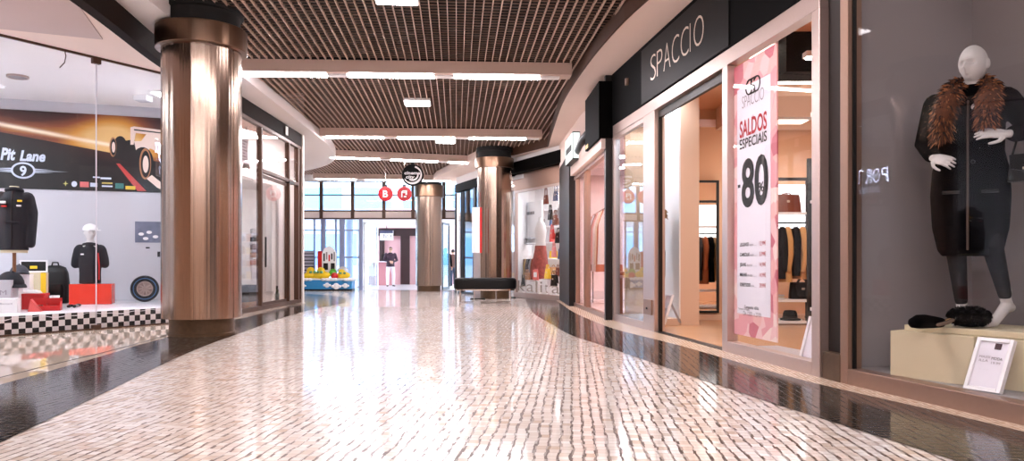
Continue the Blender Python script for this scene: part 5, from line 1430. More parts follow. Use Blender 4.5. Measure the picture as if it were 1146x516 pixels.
# dark return wall between pink shop and bag shop
wall('wall_dark_return', (1.17,16.85), (1.19,14.25), 0, 2.9, M['dark'], -.12)
struct(MB().prism([tuple(R3.w(-2.5,.1).xy),tuple(R3.w(R3.L,.1).xy),(5.0,10.95),(5.0,17)],.0,.004).build('floor_pink_shop', mat('pale glossy shop floor',rgb(238,216,212),.15)))
struct(MB().prism([tuple(R3.w(-2.5,.14).xy),tuple(R3.w(R3.L,.14).xy),(5.0,10.95),(5.0,17)],2.75,2.85).build('ceiling_pink_shop', M['pinklit']))
wall('wall_pink_back', (5.0,10.95), (5.0,17.0), 0, 2.85, M['pinklit'], -.1)
wall('wall_pink_far', (1.35,16.9), (5.0,16.9), 0, 2.85, M['pinklit'], .1)
for i, (x_, y_) in enumerate(((2.0,12.0),(2.0,13.8),(2.1,15.4),(3.6,12.5),(3.6,14.8))):
    t = thing('round_downlight', 'bright round downlight in the pink shop ceiling, '+('nearest the glass','second along the glass','third along the glass','near the back wall','farthest in the back corner')[i], 'ceiling light', (x_,y_,2.735), 0, 'pink shop downlights')
    MB().lathe([(.20,0),(.24,0),(.24,.03),(.20,.03)],28,ring=True).build('ring', M['white'], t); MB().lathe([(.0,.004),(.198,.004),(.198,.02),(0,.02)],28).build('lens', M['lens_pink'], t)
def table(loc, rz, w, d, h, label, topm, legm):
    t = thing('display_table', label, 'table', loc, rz)
    MB().box(-w/2,w/2,-d/2,d/2,h-.04,h).build('table_top', topm, t, bevel=.005)
    for sx in (-1,1):
        for sy in (-1,1): MB().box(sx*(w/2-.06)-.03,sx*(w/2-.06)+.03,sy*(d/2-.06)-.03,sy*(d/2-.06)+.03,0,h-.04).build('leg', legm, t)
    return t
raw = mat('warm wood',rgb(170,104,74),.5)
table((1.78,11.7,.005),R3.rz,.9,.5,.62,'low wooden display table just inside the pink shop glass', mat('rose table top',rgb(226,170,164),.4), raw)
table((2.6,14.4,.005),R3.rz,1.2,.6,.62,'second wooden display table deeper in the pink shop', mat('rose table top two',rgb(220,160,150),.4), raw)
def hanging_cloth(loc, rz, w, L, m, label, group=None):
    t = thing('hanging_garment', label, 'garment', loc, rz, group)
    rings = []
    for k in range(8):
        s = k/7; hw = w/2*(.55+.45*min(1,s*4))*(1+.15*s)
        rings.append([(hw*math.cos(a), (.03+.02*s)*math.sin(a)*(1+.35*math.sin(5*a+2*s)), -L*s-.06) for a in [2*PI*i/22 for i in range(22)]])
    MB().loft(rings).build('cloth', m, t, smooth=60); MB().tube([(-w*.25,0,-.07),(0,0,0),(w*.25,0,-.07)],.005,5).build('hanger', M['chrome'], t); return t
sheer = [mat('white muslin',rgb(248,232,230),.8),mat('terracotta cloth',rgb(196,112,80),.8),mat('rose cloth',rgb(228,160,156),.8),mat('brown cloth',rgb(130,80,60),.8),mat('pale grey cloth',rgb(206,198,206),.8),mat('cream cloth',rgb(240,216,190),.8)]
names6 = ['white','terracotta','rose','brown','pale grey','cream']
rl = thing('garment_rail', 'chrome garment rail standing behind the pink shop glass', 'clothes rail', (1.60,13.5,.005), PI/2)
MB().tube([(-1.5,0,0),(-1.5,0,1.75),(1.5,0,1.75),(1.5,0,0)],.014,8).build('rail', M['chrome'], rl)
for s in (-1.5,1.5): MB().box(s-.02,s+.02,-.25,.25,0,.02).build('foot', M['chrome'], rl)
for i in range(9):
    k = (0,1,5,0,2,3,4,1,0)[i]
    hanging_cloth((1.60,12.2+.30*i,1.745), 0.05+.1*(i%3), .40, .9+.12*(i%2), sheer[k], names6[k]+' garment on the chrome rail of the pink shop, '+('nearest the viewer','second from the viewer','third from the viewer','fourth from the viewer','in the middle of the row','fourth from the far end','third from the far end','second from the far end','at the far end')[i], 'garments on the chrome rail')
rl2 = thing('garment_rail', 'second chrome garment rail along the pink back wall', 'clothes rail', (3.6,13.6,.005), PI/2)
MB().tube([(-1.8,0,0),(-1.8,0,1.75),(1.8,0,1.75),(1.8,0,0)],.014,8).build('rail', M['chrome'], rl2)
for s in (-1.8,1.8): MB().box(s-.02,s+.02,-.25,.25,0,.02).build('foot', M['chrome'], rl2)
for i in range(11):
    k = (1,0,2,5,3,0,4,2,1,5,0)[i]
    hanging_cloth((3.6,11.95+.32*i,1.745), 0.3+.1*(i%2), .42, 1.0+.1*(i%3), sheer[k], names6[k]+' garment on the rail at the pink back wall, place '+('one nearest','two','three','four','five','six','seven','eight','nine','ten','eleven farthest')[i], 'garments on the back wall rail')
for i in range(6):
    k = (1,3,2,0,5,4)[i]
    o = MB().box(-.12,.12,-.10,.10,0,.05).build('folded_jumper', sheer[k], None, (1.66+.24*(i%2),11.40+.28*(i//2),.626), R3.rz, bevel=.015)
    tag(o, names6[k]+' folded jumper on the near wooden table of the pink shop', 'jumper', 'folded jumpers on the near table')

# ================================================================== BAG SHOP (facing the hall)
f8 = front('window_8', R4)
z4 = fz(18)
def b4(px, py, v=0): return R4.z(px, py, v)
top4 = 2.62
mb = MB()
for u_, w_ in ((.03,.06),(R4.u(577.5)+.0,.04),(R4.L-.04,.10)): mb.box(u_-w_/2,u_+w_/2,-.03,.05,z4,top4)
mb.box(0,R4.L,-.03,.05,z4,z4+.13); mb.box(0,R4.L,-.03,.05,top4-.05,top4)
mb.build('window_frame', M['alu'], f8, bevel=.004)
MB().box(.06,R4.L-.09,0,.01,z4+.13,top4-.05).build('window_pane', M['glass'], f8)
MB().box(-.05,R4.L+.05,-.04,.12,top4,3.02).build('fascia_panel', M['alu_bronze'], f8)
MB().box(-.25,R4.L+.2,-.22,.14,3.02,3.30).build('black_lintel', M['fascia'], f8)
MB().box(-.25,R4.L+.2,-.05,.14,3.30,3.46).build('upper_fascia', M['plaster_white'], f8)
sg4 = thing('window_lettering', 'pale translucent kalita lettering low on the bag shop glass', 'lettering', R4.loc(0,-.004,0), R4.rz)
vin = mat('frosted grey vinyl',rgb(150,140,132),.6)
u0_, u1_ = R4.u(580), R4.u(629); ws_ = [1,1,.5,.5,.7,1]; xx = u0_
for ch, w_ in zip('kalita', ws_):
    text('letter', ch, .27 if ch in 'klt' else .27, vin, sg4, (xx,0,z4+.17), width=(u1_-u0_)*w_/sum(ws_)*(.8 if w_ == 1 else .45), bold=-.005); xx += (u1_-u0_)*w_/sum(ws_)
wall('wall_bag_left', (.10,19.3), (1.2,23.5), -.2, 3.2, M['white'], .1)
wall('wall_bag_back', (.6,21.4), (6.5,21.4), -.2, 3.2, M['white'], .1)
struct(MB().prism([(-.1,19.25),(1.35,16.95),(5.5,17.1),(5.5,21.5),(.7,21.5)],2.9,3.0).build('ceiling_bag_shop', M['white']))
struct(MB().prism([(.12,19.3),(1.2,17.05),(5.5,17.1),(5.5,21.5),(.7,21.5)],-.05,-.03).build('floor_bag_shop', mat('pale bag shop floor',rgb(226,206,196),.2)))
shop_panel(1.5,18.9,2.88,.8,.8, M['soft_cool'], 'white ceiling light behind the bag shop lettering')
shop_panel(3.0,20.0,2.88,1.0,1.0, M['soft_cool'], 'white ceiling light deeper in the bag shop')
# plinth, headless mannequin, bags
pb4 = thing('display_plinth', 'white block behind the bag shop lettering', 'plinth', R4.loc(R4.u(603,.45),.45,-.03), R4.rz)
MB().box(-.55,.55,-.28,.28,0,.42).build('block', M['white'], pb4, bevel=.006)
mq4 = thing('mannequin', 'white armless dress form in printed skirt among the bags', 'mannequin', R4.loc(R4.u(605,.5),.5,.392), R4.rz); mq4.scale = (1.2,1.2,1.22)
mb = MB(); torso_into(mb, [(0,0,.62,.15,.10),(0,0,.80,.12,.085),(0,0,1.0,.155,.11),(0,0,1.14,.14,.07),(0,0,1.20,.05,.05),(0,0,1.28,.045,.045)]); mb.build('form', M['skin_white'], mq4, smooth=60)
mb = MB(); torso_into(mb, [(-.05,0,.02,.26,.17),(-.03,0,.3,.22,.15),(0,0,.62,.155,.105),(0,0,.70,.14,.10)]); mb.build('skirt', mat('red brown print skirt',rgb(150,70,62),.8,noise=(18,.7)), mq4, smooth=60)
bagcols = [('yellow',M['gold']),('black',M['black_leather']),('brown',M['leather']),('red',M['red']),('grey',M['grey_wall']),('tan',mat('tan leather',rgb(190,136,88),.4)),('blue',mat('blue leather',rgb(64,92,140),.4)),('pink',mat('pink leather',rgb(220,130,130),.4))]
spots = [(613,306,.26,.24,0,.22),(620,314,.30,.26,1,.30),(600,308,.24,.20,7,.25),(596,310,.22,.24,2,.45),(590,308,.22,.20,5,.25),(625,303,.24,.20,2,.55),(630,311,.20,.2,3,.40),(606,300,.22,.2,1,.75),(585.5,314,.18,.2,1,.14)]
for i,(px,py,w_,h_,k,v) in enumerate(spots):
    u_ = R4.u(px,v); p = R4.w(u_,v)
    zz = R4.z(px,py+6,v)
    st = thing('bag_stand', 'slim white pedestal under the '+bagcols[k][0]+' bag at bag shop position '+('mid right','far right front','centre','left of centre','left','right rear','right edge','centre rear','left edge')[i], 'pedestal', (p.x,p.y,-.03), R4.rz)
    MB().box(-.11,.11,-.09,.09,0,zz+.03).build('pillar', M['white'], st, bevel=.003); MB().box(-.13,.13,-.10,.10,zz+.015,zz+.03).build('cap', M['alu'], st)
    handbag((p.x,p.y,zz+.001), R4.rz+random.uniform(-.3,.3), w_, h_, .12, bagcols[k][1], bagcols[k][0]+' handbag in the bag shop window, '+('right of the dress form','at the lower right','in front of the dress form skirt','left of the skirt','behind the left glass edge','behind the yellow bag','at the right jamb','behind the dress form','low at the left edge')[i], .6, 'handbags in the window')
sh4 = thing('wall_shelves', 'white shelf wall full of accessories at the back of the bag shop', 'shelving', (1.9,21.2,-.03))
for z_ in (.5,.95,1.4,1.85,2.3): MB().box(-1.3,1.3,-.16,.16,z_,z_+.03).build('shelf', M['white'], sh4)
for x_ in (-1.3,0,1.3): MB().box(x_-.015,x_+.015,-.16,.16,0,2.5).build('upright', M['white'], sh4)
for r_, z_ in enumerate((.53,.98,1.43,1.88)):
    for j in range(7):
        k = (r_*3+j*5)%8
        handbag((.80+.36*j,21.2,z_-.03+.001), random.uniform(-.2,.2), .24, .20, .12, bagcols[k][1], bagcols[k][0]+' bag on the '+('lowest','second','third','top')[r_]+' back shelf of the bag shop, '+('leftmost','second from left','third from left','middle','third from right','second from right','rightmost')[j], .5, 'bags on the back shelves')
for i,(px,py,m_) in enumerate(((611,217,'brown'),(622,213,'blue'))):
    p = R4.w(R4.u(px,.4),.4); zz = R4.z(px,py,.4)
    o = handbag((p.x,p.y,zz-.25), R4.rz, .2, .22, .09, M['leather'] if i == 0 else bagcols[6][1], m_+' bag hanging by a long strap from the bag shop ceiling', 1.2)
    MB().cyl((0,0,.42),(0,0,2.88-zz+.25),.004,5).build('cord', M['dark'], o)
n4 = thing('shop_notice', 'small red and white sale notice by the dress form skirt', 'sign', R4.loc(R4.u(599,.1),.1,b4(599,313,.1)), R4.rz)
MB().box(-.13,.13,0,.012,0,.24).build('notice_sheet', mat('coral sheet',rgb(232,110,104),.5), n4); MB().box(-.08,.08,-.004,0,.06,.18).build('white_mark', M['white'], n4); MB().tube([(0,.02,0),(0,.05,-b4(599,313,.1)+z4+.02)],.008,6).build('stand', M['chrome'], n4)

# ================================================================== GLASS SHOP BEYOND THE MIDDLE COLUMN
f9 = front('window_9', R5)
zf = fz(22); H9 = 2.98
mb = MB()
for px, w_ in ((510.5,.10),(517,.05),(519,.04),(531.5,.16)): u_ = R5.u(px); mb.box(u_-w_/2,u_+w_/2,-.03,.05,zf-.05,H9)
mb.box(0,R5.L,-.03,.05,zf-.08,zf+.06)
mb.build('window_frame', M['dark'], f9); MB().box(0,R5.L,0,.01,zf,H9).build('window_pane', M['glass'], f9)
MB().box(-.1,R5.L,-.08,.12,H9,3.22).build('black_lintel', M['fascia'], f9); MB().box(-.1,R5.L,-.03,.12,3.22,4.3).build('upper_fascia', M['plaster_white'], f9)
wall('wall_glass_far_back', (-1.2,26.0), (2.0,26.0), -.3, 3.45, M['white'], .1)
shop_panel(-.1,23.0,3.3,1.2,1.2, M['soft_cool'], 'white ceiling light in the glass shop beyond the middle column')
cs = thing('shelf_cabinet', 'pale shelf cabinet in the glass shop beyond the middle column', 'cabinet', (-.55,24.4,-.12))
for z_ in (.4,.8,1.2,1.6): MB().box(-.6,.6,-.15,.15,z_,z_+.03).build('shelf', M['white'], cs)
MB().box(-.6,.6,.12,.15,0,1.9).build('back_board', mat('pale blue board',rgb(190,204,226),.6), cs)
for x_ in (-.6,.58): MB().box(x_,x_+.02,-.15,.15,0,1.9).build('side_board', M['white'], cs)
for r_ in range(4):
    for j in range(5):
        k = (r_*2+j)%4
        o = MB().box(-.07,.07,-.06,.06,0,.16+.04*((r_+j)%3)).build('product_carton', (M['leather'],bagcols[6][1],M['cream'],M['black'])[k], None, (-.98+.22*j,24.38,-.12+.43+.4*r_+.001), 0, bevel=.006)
        tag(o, ('brown','blue','cream','black')[k]+' carton on the '+('lowest','second','third','top')[r_]+' shelf of the pale cabinet, '+('leftmost','second from left','middle','second from right','rightmost')[j], 'carton', 'cartons in the pale cabinet')

# more stock of the bag shop: display board, scarf rail, hooks with bags
db = thing('display_board', 'white display board with small dark lettering behind the bag shop dress form', 'board', R4.loc(R4.u(594,.85),.85,-.03), R4.rz)
wB = R4.u(606,.85)-R4.u(582,.85)
zb0_, zb1_ = R4.z(594,272,.85)+.03, R4.z(594,226,.85)+.03
MB().box(-wB/2,wB/2,0,.04,zb0_,zb1_).build('panel', M['white'], db); 
for s in (-1,1): MB().box(s*wB*.45-.02,s*wB*.45+.02,.04,.08,0,zb1_).build('leg', M['alu'], db)
for i in range(6): MB().box(-.22+.075*i,-.18+.075*i,-.006,0,zb1_-.34,zb1_-.26).build('board_letter', M['dark'], db)
for j,(w_,z_) in enumerate(((.7,.30),(.6,.62))): MB().box(-w_/2,w_/2,-.16,0,zb0_+z_*.5-.2,zb0_+z_*.5-.17).build('board_shelf', M['lightgrey'], db)
sr_ = thing('scarf_rail', 'low chrome rail of dark scarves below the white display board', 'clothes rail', R4.loc(R4.u(590,.62),.62,-.03), R4.rz)
MB().tube([(-.50,0,0),(-.50,0,1.02),(.50,0,1.02),(.50,0,0)],.012,8).build('rail', M['chrome'], sr_)
for s in (-.5,.5): MB().box(s-.02,s+.02,-.18,.18,0,.02).build('foot', M['chrome'], sr_)
scols = [('charcoal',grey_wool),('olive',mat('olive cloth',rgb(96,88,44),.8)),('black',M['black_cloth']),('plum',mat('plum cloth',rgb(84,40,60),.8)),('mustard',mat('mustard cloth',rgb(176,136,50),.8)),('dark brown',mat('dark brown cloth',rgb(62,40,30),.8)),('black',M['black_cloth']),('grey',M['grey_wall']),('rust',rust),('charcoal',grey_wool)]
Rm = Matrix.Translation(R4.loc(R4.u(590,.62),.62,-.03)) @ rotz(R4.rz)
for i,(cn,cm) in enumerate(scols):
    hanging_cloth(Rm @ Vector((-.45+.1*i,0,1.01)), R4.rz+.9, .16, .50+.08*(i%3), cm, cn+' scarf on the low rail of the bag shop, '+('leftmost','second','third','fourth','fifth','sixth','seventh','eighth','ninth','rightmost')[i]+' along it', 'scarves on the low rail')
for i in range(8):
    k = (1,2,4,3,1,5,7,6)[i]; px_ = (616,622,628,618,625,630,620,628)[i]; py_ = (246,252,244,268,272,268,288,290)[i]; v_ = .30+.04*(i%3)
    p_ = R4.w(R4.u(px_,v_),v_); zz = R4.z(px_,py_,v_)
    o = handbag((p_.x,p_.y,zz), R4.rz+.2*((i%3)-1), .26, .24, .10, bagcols[k][1], bagcols[k][0]+' bag hanging at the right of the bag shop window, '+('upper row left','upper row middle','upper row right','middle row left','middle row centre','middle row right','lower row left','lower row right')[i], .7, 'bags hanging in columns')
    MB().cyl((0,0,.28),(0,0,2.88-zz),.004,5).build('cord', M['chrome'], o)
# ================================================================== HALL FURNITURE, SIGNS, RIDE, PEOPLE
# bench: black rounded cushion on chrome loop legs
bd = 16.15; p = pt(543,0,bd); zb_ = fz(bd)
bn_ = thing('bench', 'black upholstered bench on chrome loop legs before the middle column', 'bench', (p.x,bd,zb_), .03)
hw = 35*bd/F; hd = .24
ring = [(hw*math.copysign(abs(math.cos(a))**.30,math.cos(a)), hd*math.copysign(abs(math.sin(a))**.45,math.sin(a))) for a in [2*PI*i/64 for i in range(64)]]
def ringz(s, z): return [(x*s,y*s,z) for x,y in ring]
MB().loft([ringz(.94,.285),ringz(.985,.30),ringz(1,.34),ringz(1,.46),ringz(.985,.50),ringz(.93,.52),ringz(.5,.525)]).build('seat_cushion', M['black_leather'], bn_, smooth=60)
MB().loft([ringz(.95,.26),ringz(.95,.285)]).build('seat_frame', M['chrome'], bn_)
for sx in (-1,1):
    x0_ = sx*hw*.80
    MB().tube([(x0_,-hd*.8,.25),(x0_,-hd*.8,.02),(x0_,hd*.8,.02),(x0_,hd*.8,.25)], .014, 8).build('loop_leg', M['chrome'], bn_)
    MB().tube([(x0_-sx*.30,-hd*.8,.25),(x0_-sx*.30,-hd*.8,.02),(x0_,-hd*.8,.02)], .012, 8).build('side_leg', M['chrome'], bn_)
# red and white strip on the middle column's left
nt_ = thing('strip_notice', 'tall red and white strip sign standing left of the middle column', 'sign', (pt(534.5,0,18.0).x,18.02,fz(18)), -.1)
zA, zB = HC+(HY-283)/F*18-fz(18), HC+(HY-232)/F*18-fz(18)
MB().box(-.13,.05,0,.05,zA,zB).build('white_face', M['white'], nt_); MB().box(.05,.10,-.005,.055,zA,zB).build('red_edge', M['red'], nt_)
MB().box(-.10,.06,.0,.04,.03,zA).build('pole', M['grey_wall'], nt_); MB().box(-.16,.16,-.12,.16,0,.03).build('base', M['dark'], nt_)

# hanging round signs
def disc(px, py, d, r, m, rim, label):
    q = pt(px,py,d); t = thing('hanging_sign', label, 'sign', (q.x,d,q.z), .02)
    Rx = Matrix.Rotation(PI/2,4,'X')
    MB().lathe([(0,-.03),(r-.012,-.03),(r,-.02),(r,.02),(r-.012,.03),(0,.03)],56,M=Rx).build('disc', m, t, smooth=30)
    MB().cyl((0,0,r),(0,0,3.62-q.z),.005,6).build('wire', M['chrome'], t)
    MB().box(-.04,.04,-.02,.02,r-.01,r+.045).build('clip', M['dark'], t)
    return t
signred = mat('glossy red sign', rgb(196,26,34), .25)
s1 = disc(431.5,217,19.5,.187,signred,M['white'],'round red hanging sign with a white letter B')
text('lettering', 'B', .17, M['white'], s1, (0,-.034,-.085), width=.13, align='CENTER', bold=.03)
s2 = disc(452.5,217,19.5,.187,signred,M['white'],'round red hanging sign with a white note shaped symbol')
mb = MB(); mb.slab([(-.075,-.09),(-.045,-.09),(-.045,.02),(.03,.02),(.03,-.03),(.075,-.03),(.075,.085),(-.04,.085),(-.075,.055)],-.035,-.032)
mb.build('symbol_block', M['white'], s2); mb = MB(); mb.box(-.01,.055,-.0345,-.032,-.09,-.055); mb.build('symbol_foot', M['white'], s2)
mb = MB(); mb.slab([(-.035,.04),(.04,.04),(.04,.052),(-.035,.052)],-.037,-.035); mb.build('symbol_slot', signred, s2)
s3 = disc(462,196,19.2,.275,mat('glossy black sign',rgb(4,4,5),.5,spec=.15),M['white'],'round black hanging sign with white cinema city lettering')
text('lettering', 'cinema', .075, M['white'], s3, (-.01,-.034,.015), width=.40, align='CENTER', bold=.03, shear=.1)
text('lettering', 'city', .075, M['white'], s3, (-.06,-.034,-.085), width=.22, align='CENTER', bold=.03, shear=.1)
def crescent(r0, r1, a0, a1, off, n=26):
    o_ = [(r0*math.cos(a0+(a1-a0)*i/n), r0*math.sin(a0+(a1-a0)*i/n)) for i in range(n+1)]
    i_ = [(off[0]+r1*math.cos(a0+(a1-a0)*i/n), off[1]+r1*math.sin(a0+(a1-a0)*i/n)) for i in range(n+1)]
    mb = MB(); vs = [(x,-.034,z) for x,z in o_]+[(x,-.034,z) for x,z in i_]
    mb.add(vs, [(i,i+1,n+2+i,n+1+i) for i in range(n)]); return mb
crescent(.235,.215,-2.6,.9,(-.02,.03)).build('crescent', M['white'], s3); crescent(.15,.13,-2.2,.2,(-.012,.02)).build('crescent', M['white'], s3)
crescent(.235,.225,.5,1.3,(-.01,-.03)).build('star_tail', M['white'], s3)

# children's ride
rd = 27.2; q = pt(369,0,rd)
kr = thing('kiddie_ride', 'blue and white coin ride with yellow vehicles and red panel', 'kiddie ride', (q.x,rd,fz(rd)), .05)
blue = mat('blue fibreglass', rgb(44,132,186), .3); yel = mat('yellow fibreglass', rgb(246,204,30), .3)
def rr(w, d, e=.4, n=40): return [(w*math.copysign(abs(math.cos(a))**e,math.cos(a)), d*math.copysign(abs(math.sin(a))**e,math.sin(a))) for a in [2*PI*i/n for i in range(n)]]
def hullm(cx, w, d, z0, z1): return MB().loft([[(cx+x*.93,y*.93,z0) for x,y in rr(w,d)],[(cx+x,y,z1) for x,y in rr(w,d)],[(cx+x*.97,y*.97,z1+.02) for x,y in rr(w,d)]])
hullm(-.38,.56,.42,.06,.36).build('hull', blue, kr, smooth=50); hullm(.46,.42,.38,.06,.34).build('hull', blue, kr, smooth=50)
for cx_, w_ in ((-.38,.56),(.46,.42)):
    mb = MB()
    for i in range(26):
        a = 2*PI*i/26; mb.ball((cx_+w_*.95*math.copysign(abs(math.cos(a))**.4,math.cos(a)), .40*math.copysign(abs(math.sin(a))**.4,math.sin(a)), .40), (.10,.09,.055), 10, 8)
    mb.ball((cx_,0,.39),(w_*.95,.36,.06),20,8)
    mb.build('foam_rim', M['white'], kr, remesh=.02)
for cx_, z_, s_ in ((-.02,.20,1.0),(.30,.16,1.3),(.62,.18,1.0),(-.85,.18,.8)):
    mb = MB()
    for dx_, dz_, r_ in ((-.09,0,.05),(0,.03,.075),(.09,0,.05),(0,-.02,.08)): mb.ball((cx_+dx_*s_,-.40,z_+dz_*s_),(r_*s_,.025,r_*.8*s_),14,10)
    mb.build('cloud_emblem', M['white'], kr, smooth=180)
for i, (cx_, cy_, s_, a_) in enumerate(((-.62,.02,1.0,.5),(-.22,-.18,1.0,-.3),(.50,-.12,.85,.2))):
    R = Matrix.Translation((cx_,cy_,.42)) @ rotz(a_)
    mb = MB(); mb.ball((0,0,.13),(.30*s_,.17*s_,.15*s_),24,14,R); mb.ball((-.06*s_,0,.28*s_),(.15*s_,.12*s_,.14*s_),20,12,R); mb.tube([R@Vector((-.22*s_,0,.10)),R@Vector((-.36*s_,0,.12))],[.10*s_,.05*s_],12,True)
    mb.build('yellow_vehicle', yel, kr, remesh=.018)
    for dx_ in (-.10,.04): MB().box(dx_-.045,dx_+.045,-.185*s_,-.11*s_,.20*s_,.28*s_,R).build('vehicle_window', mat('green window',rgb(90,150,110),.3), kr, bevel=.01)
MB().ball((.22,-.26,.52),.13,20,14).build('red_ball', M['red'], kr, smooth=180)
MB().ball((.46,-.02,.70),(.20,.16,.16),20,14,None,lambda p_,q_: Vector((q_.x,q_.y,max(q_.z,-.02)))).build('grey_dome', mat('pale grey dome',rgb(206,200,200),.4), kr, smooth=60)
MB().box(-.46,-.30,.10,.22,.40,1.42).build('red_post', M['red'], kr, bevel=.02)
MB().slab([(-.30,.62),(.22,.62),(.22,1.30),(.12,1.52),(-.05,1.62),(-.22,1.50),(-.30,1.30)],.10,.16).build('white_panel', M['white'], kr, bevel=.01)
for i in range(5): MB().box(-.24+.09*i,-.19+.09*i,.085,.10,1.05+.06*(i%2),1.28+.05*((i+1)%3)).build('panel_picture', (M['ink'],M['grey_wall'],M['red'],M['dark'],M['grey_wall'])[i], kr)
MB().box(-.24,-.08,.08,.10,.74,.98).build('panel_window', M['dark'], kr); MB().box(.02,.16,.08,.10,.74,.98).build('panel_window', M['dark'], kr)
MB().ball((.12,-.02,.62),(.14,.12,.16),18,12).build('green_dome', mat('green fibreglass',rgb(90,176,50),.4), kr, smooth=180)
MB().tube([(.62,-.30,.02),(.62,-.30,.10),(.30,-.30,.10)],.02,8).build('foot_bar', M['dark'], kr)
MB().box(-.9,.85,-.30,.30,0,.07).build('base_pan', M['dark'], kr, bevel=.01)
# grey slatted shutter behind the ride
gs = thing('slatted_screen', 'grey horizontally slatted low screen left of the coin ride', 'screen', (-8.3,27.75,fz(27.7)))
MB().box(-.75,1.05,.02,.06,.0,1.45).build('backing', M['dark'], gs)
for i in range(12): MB().box(-.75,1.05,-.02,.03,.03+.12*i,.115+.12*i).build('slat', mat('grey slat',rgb(172,168,180),.4,metal=.3), gs)
# people
purple = mat('dark plum jacket', rgb(52,26,44), .7); wtro = mat('off white trousers', rgb(226,214,220), .8); denim = mat('dark denim', rgb(44,50,70), .8)
md = 33.0; q = pt(437,0,md); gz = -.19
man = person((q.x,md,gz), .30, 1.70, 'man in dark plum jacket and pale trousers, forearms folded at his waist', 'person', None, purple, wtro, mat('dark brown hair',rgb(44,30,26),.7),
    armsL=((-.19,.01,1.41),(-.28,-.02,1.14),(-.06,-.21,1.10)), armsR=((.19,.01,1.41),(.28,-.02,1.14),(.07,-.22,1.07)), stance=.14, stride=.10, headyaw=-.3)
gl_ = MB()
for s in (-1,1): gl_.tube([(s*.032+.024*math.cos(a_), -.108, 1.60+.018*math.sin(a_)) for a_ in [2*PI*i/14 for i in range(14)]],.004,5,closed=True)
gl_.tube([(-.01,-.112,1.602),(.01,-.112,1.602)],.003,5); gl_.build('glasses', M['black'], man)
q = pt(499,0,33); person((q.x,33,gz), PI-.3, 1.66, 'person in long dark coat walking away beyond the exit', 'person', None, M['black_cloth'], denim, M['black'], stride=.16, coat=True, long_hair=True)
q = pt(507,0,34); person((q.x,34,gz), PI+.2, 1.62, 'person in dark brown jacket half hidden by the glass shop corner', 'person', None, mat('brown jacket',rgb(92,58,50),.8), denim, M['dark'], stride=.12)

# ================================================================== BEYOND THE EXIT
struct(MB().box(-6.75,-2.0,36.0,36.2,-.19,3.4).build('wall_outside_pink', mat('pink shop wall',rgb(244,196,200),.8)))
px_ = holder('door_4', (0,35.95,-.19))
mb = MB()
for a_, w_ in ((427.5,.22),(453.5,.42),(472,.3)): x_ = (a_-CX)/F*35.9; mb.box(x_-w_/2,x_+w_/2,-.12,.0,0,2.66)
xa, xb = (421-CX)/F*35.9, (474-CX)/F*35.9
mb.box(xa,xb,-.14,0,2.30,2.66); mb.box(xa-.6,xa,-.1,0,0,.05)
mb.build('door_frame', mat('dark maroon frame',rgb(54,30,30),.5), px_)
sgn = thing('shop_sign', 'white shop sign with dark lettering hung in the pink shopfront', 'shop sign', ((432.5-CX)/F*35.7,35.7,HC+(HY-269)/F*35.7), -.15)
sw, shh = 15*35.7/F, 11*35.7/F
MB().box(-sw/2,sw/2,0,.08,0,shh).build('sign_board', M['white'], sgn); MB().box(-sw/2,sw/2,-.01,0,shh*.72,shh).build('blue_band', mat('slate band',rgb(70,74,104),.5), sgn)
text('lettering', '7', shh*.34, M['ink'], sgn, (-sw*.24,-.012,shh*.24), width=sw*.10, bold=.03); text('lettering', 'LC', shh*.28, M['ink_grey'], sgn, (-sw*.08,-.012,shh*.24), width=sw*.2); text('lettering', '?', shh*.34, M['ink'], sgn, (sw*.30,-.012,shh*.2), width=sw*.08)
MB().cyl((0,.04,shh),(0,.04,shh+.25),.02,6).build('hanger', M['dark'], sgn)
kd = thing('till_counter', 'rosy till counter with a screen beside the plum jacketed man', 'counter', ((421-CX)/F*34.6,34.6,-.19), 0)
MB().box(-.35,.75,0,.5,0,1.05).build('counter_body', mat('rosy counter',rgb(196,130,136),.5), kd, bevel=.01); MB().box(-.40,.80,-.05,.55,1.05,1.10).build('counter_top', M['white'], kd); MB().box(-.34,-.05,-.01,0,.02,1.03).build('dark_side', mat('maroon panel',rgb(120,60,66),.5), kd)
MB().box(.2,.6,.2,.24,1.15,1.42).build('screen', M['dark'], kd, bevel=.005); MB().box(.36,.44,.18,.26,1.10,1.16).build('screen_foot', M['dark'], kd)
ps_ = thing('pink_panel', 'pink standing panel left of the till counter', 'panel', ((409.5-CX)/F*34,34,-.19), 0)
MB().box(-.22,.22,0,.06,.9,1.85).build('sheet', mat('pink sheet',rgb(236,170,204),.5), ps_); MB().box(-.03,.03,.06,.10,0,1.85).build('post', M['white'], ps_); MB().box(-.2,.2,-.1,.2,0,.03).build('foot', M['white'], ps_)
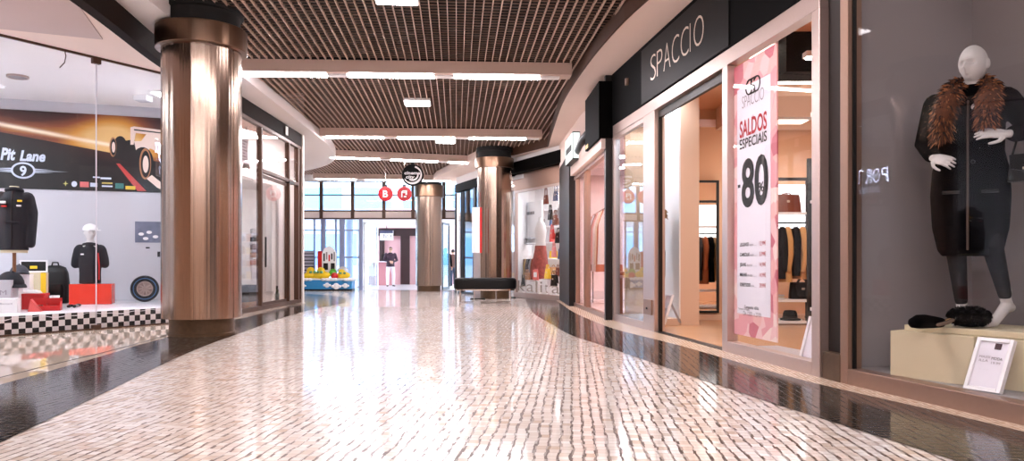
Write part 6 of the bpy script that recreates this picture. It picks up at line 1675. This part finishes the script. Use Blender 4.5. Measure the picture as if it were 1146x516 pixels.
for a_, d_, w_, m_, lab in ((391,30,.30,mat('pale blue white post',rgb(214,222,244),.5),'pale round post just outside the glass left of the exit'),(403,31,.26,M['white'],'white round post outside in front of the open exit door'),(416,35,.2,M['lightgrey'],'thin grey post near the pink standing panel')):
    x_ = (a_-CX)/F*d_; t = thing('round_post', lab, 'post', (x_,d_,-.19)); MB().lathe([(w_/2,0),(w_/2,2.80)],24).build('shaft', m_, t, smooth=40); MB().lathe([(w_/2+.04,0),(w_/2+.04,.06),(w_/2,.08)],24).build('base_ring', M['alu'], t)
# pale building across the street
bl = thing('office_building', 'pale blue glass building across the street behind the windows', 'building', (-14,46,-.2))
MB().box(-8,22,0,6,0,3.6).build('ground_floor', mat('pale blue grey render',rgb(190,206,226),.6), bl)
MB().box(-8,22,0,6,3.6,9.5).build('upper_floor', mat('white render',rgb(226,236,246),.6), bl)
bluegl = mat('sky blue glazing', rgb(120,176,220), .15)
for j, (z0_, z1_) in enumerate(((.9,2.8),(4.3,5.6),(6.7,8.2))):
    for i in range(10): MB().box(-7.6+3*i,-5.3+3*i,-.06,.02,z0_,z1_).build('window', bluegl, bl)
MB().box(-8,22,-.25,.02,3.45,3.75).build('ledge', M['white'], bl)
WORLD = 4.5; EXPOSURE = 1.12
# ================================================================== CAMERA, WORLD, EXPOSURE
cam = bpy.data.cameras.new('camera'); co = bpy.data.objects.new('camera', cam); COL.objects.link(co)
co.location = (0,0,HC); co.rotation_euler = (PI/2,0,0)
cam.sensor_fit = 'HORIZONTAL'; cam.sensor_width = 36; cam.lens = 36*F/1146; cam.shift_y = (HY-258)/1146; cam.clip_start = .05
SC.camera = co
w = bpy.data.worlds.new('sky'); SC.world = w; w.use_nodes = True
bg = w.node_tree.nodes['Background']; bg.inputs[0].default_value = (.70,.86,1.0,1); bg.inputs[1].default_value = WORLD
vs = SC.view_settings; vs.view_transform = 'Standard'; vs.look = 'None'; vs.gamma = 1; vs.exposure = EXPOSURE
try: vs.use_curve_mapping = False
except Exception: pass
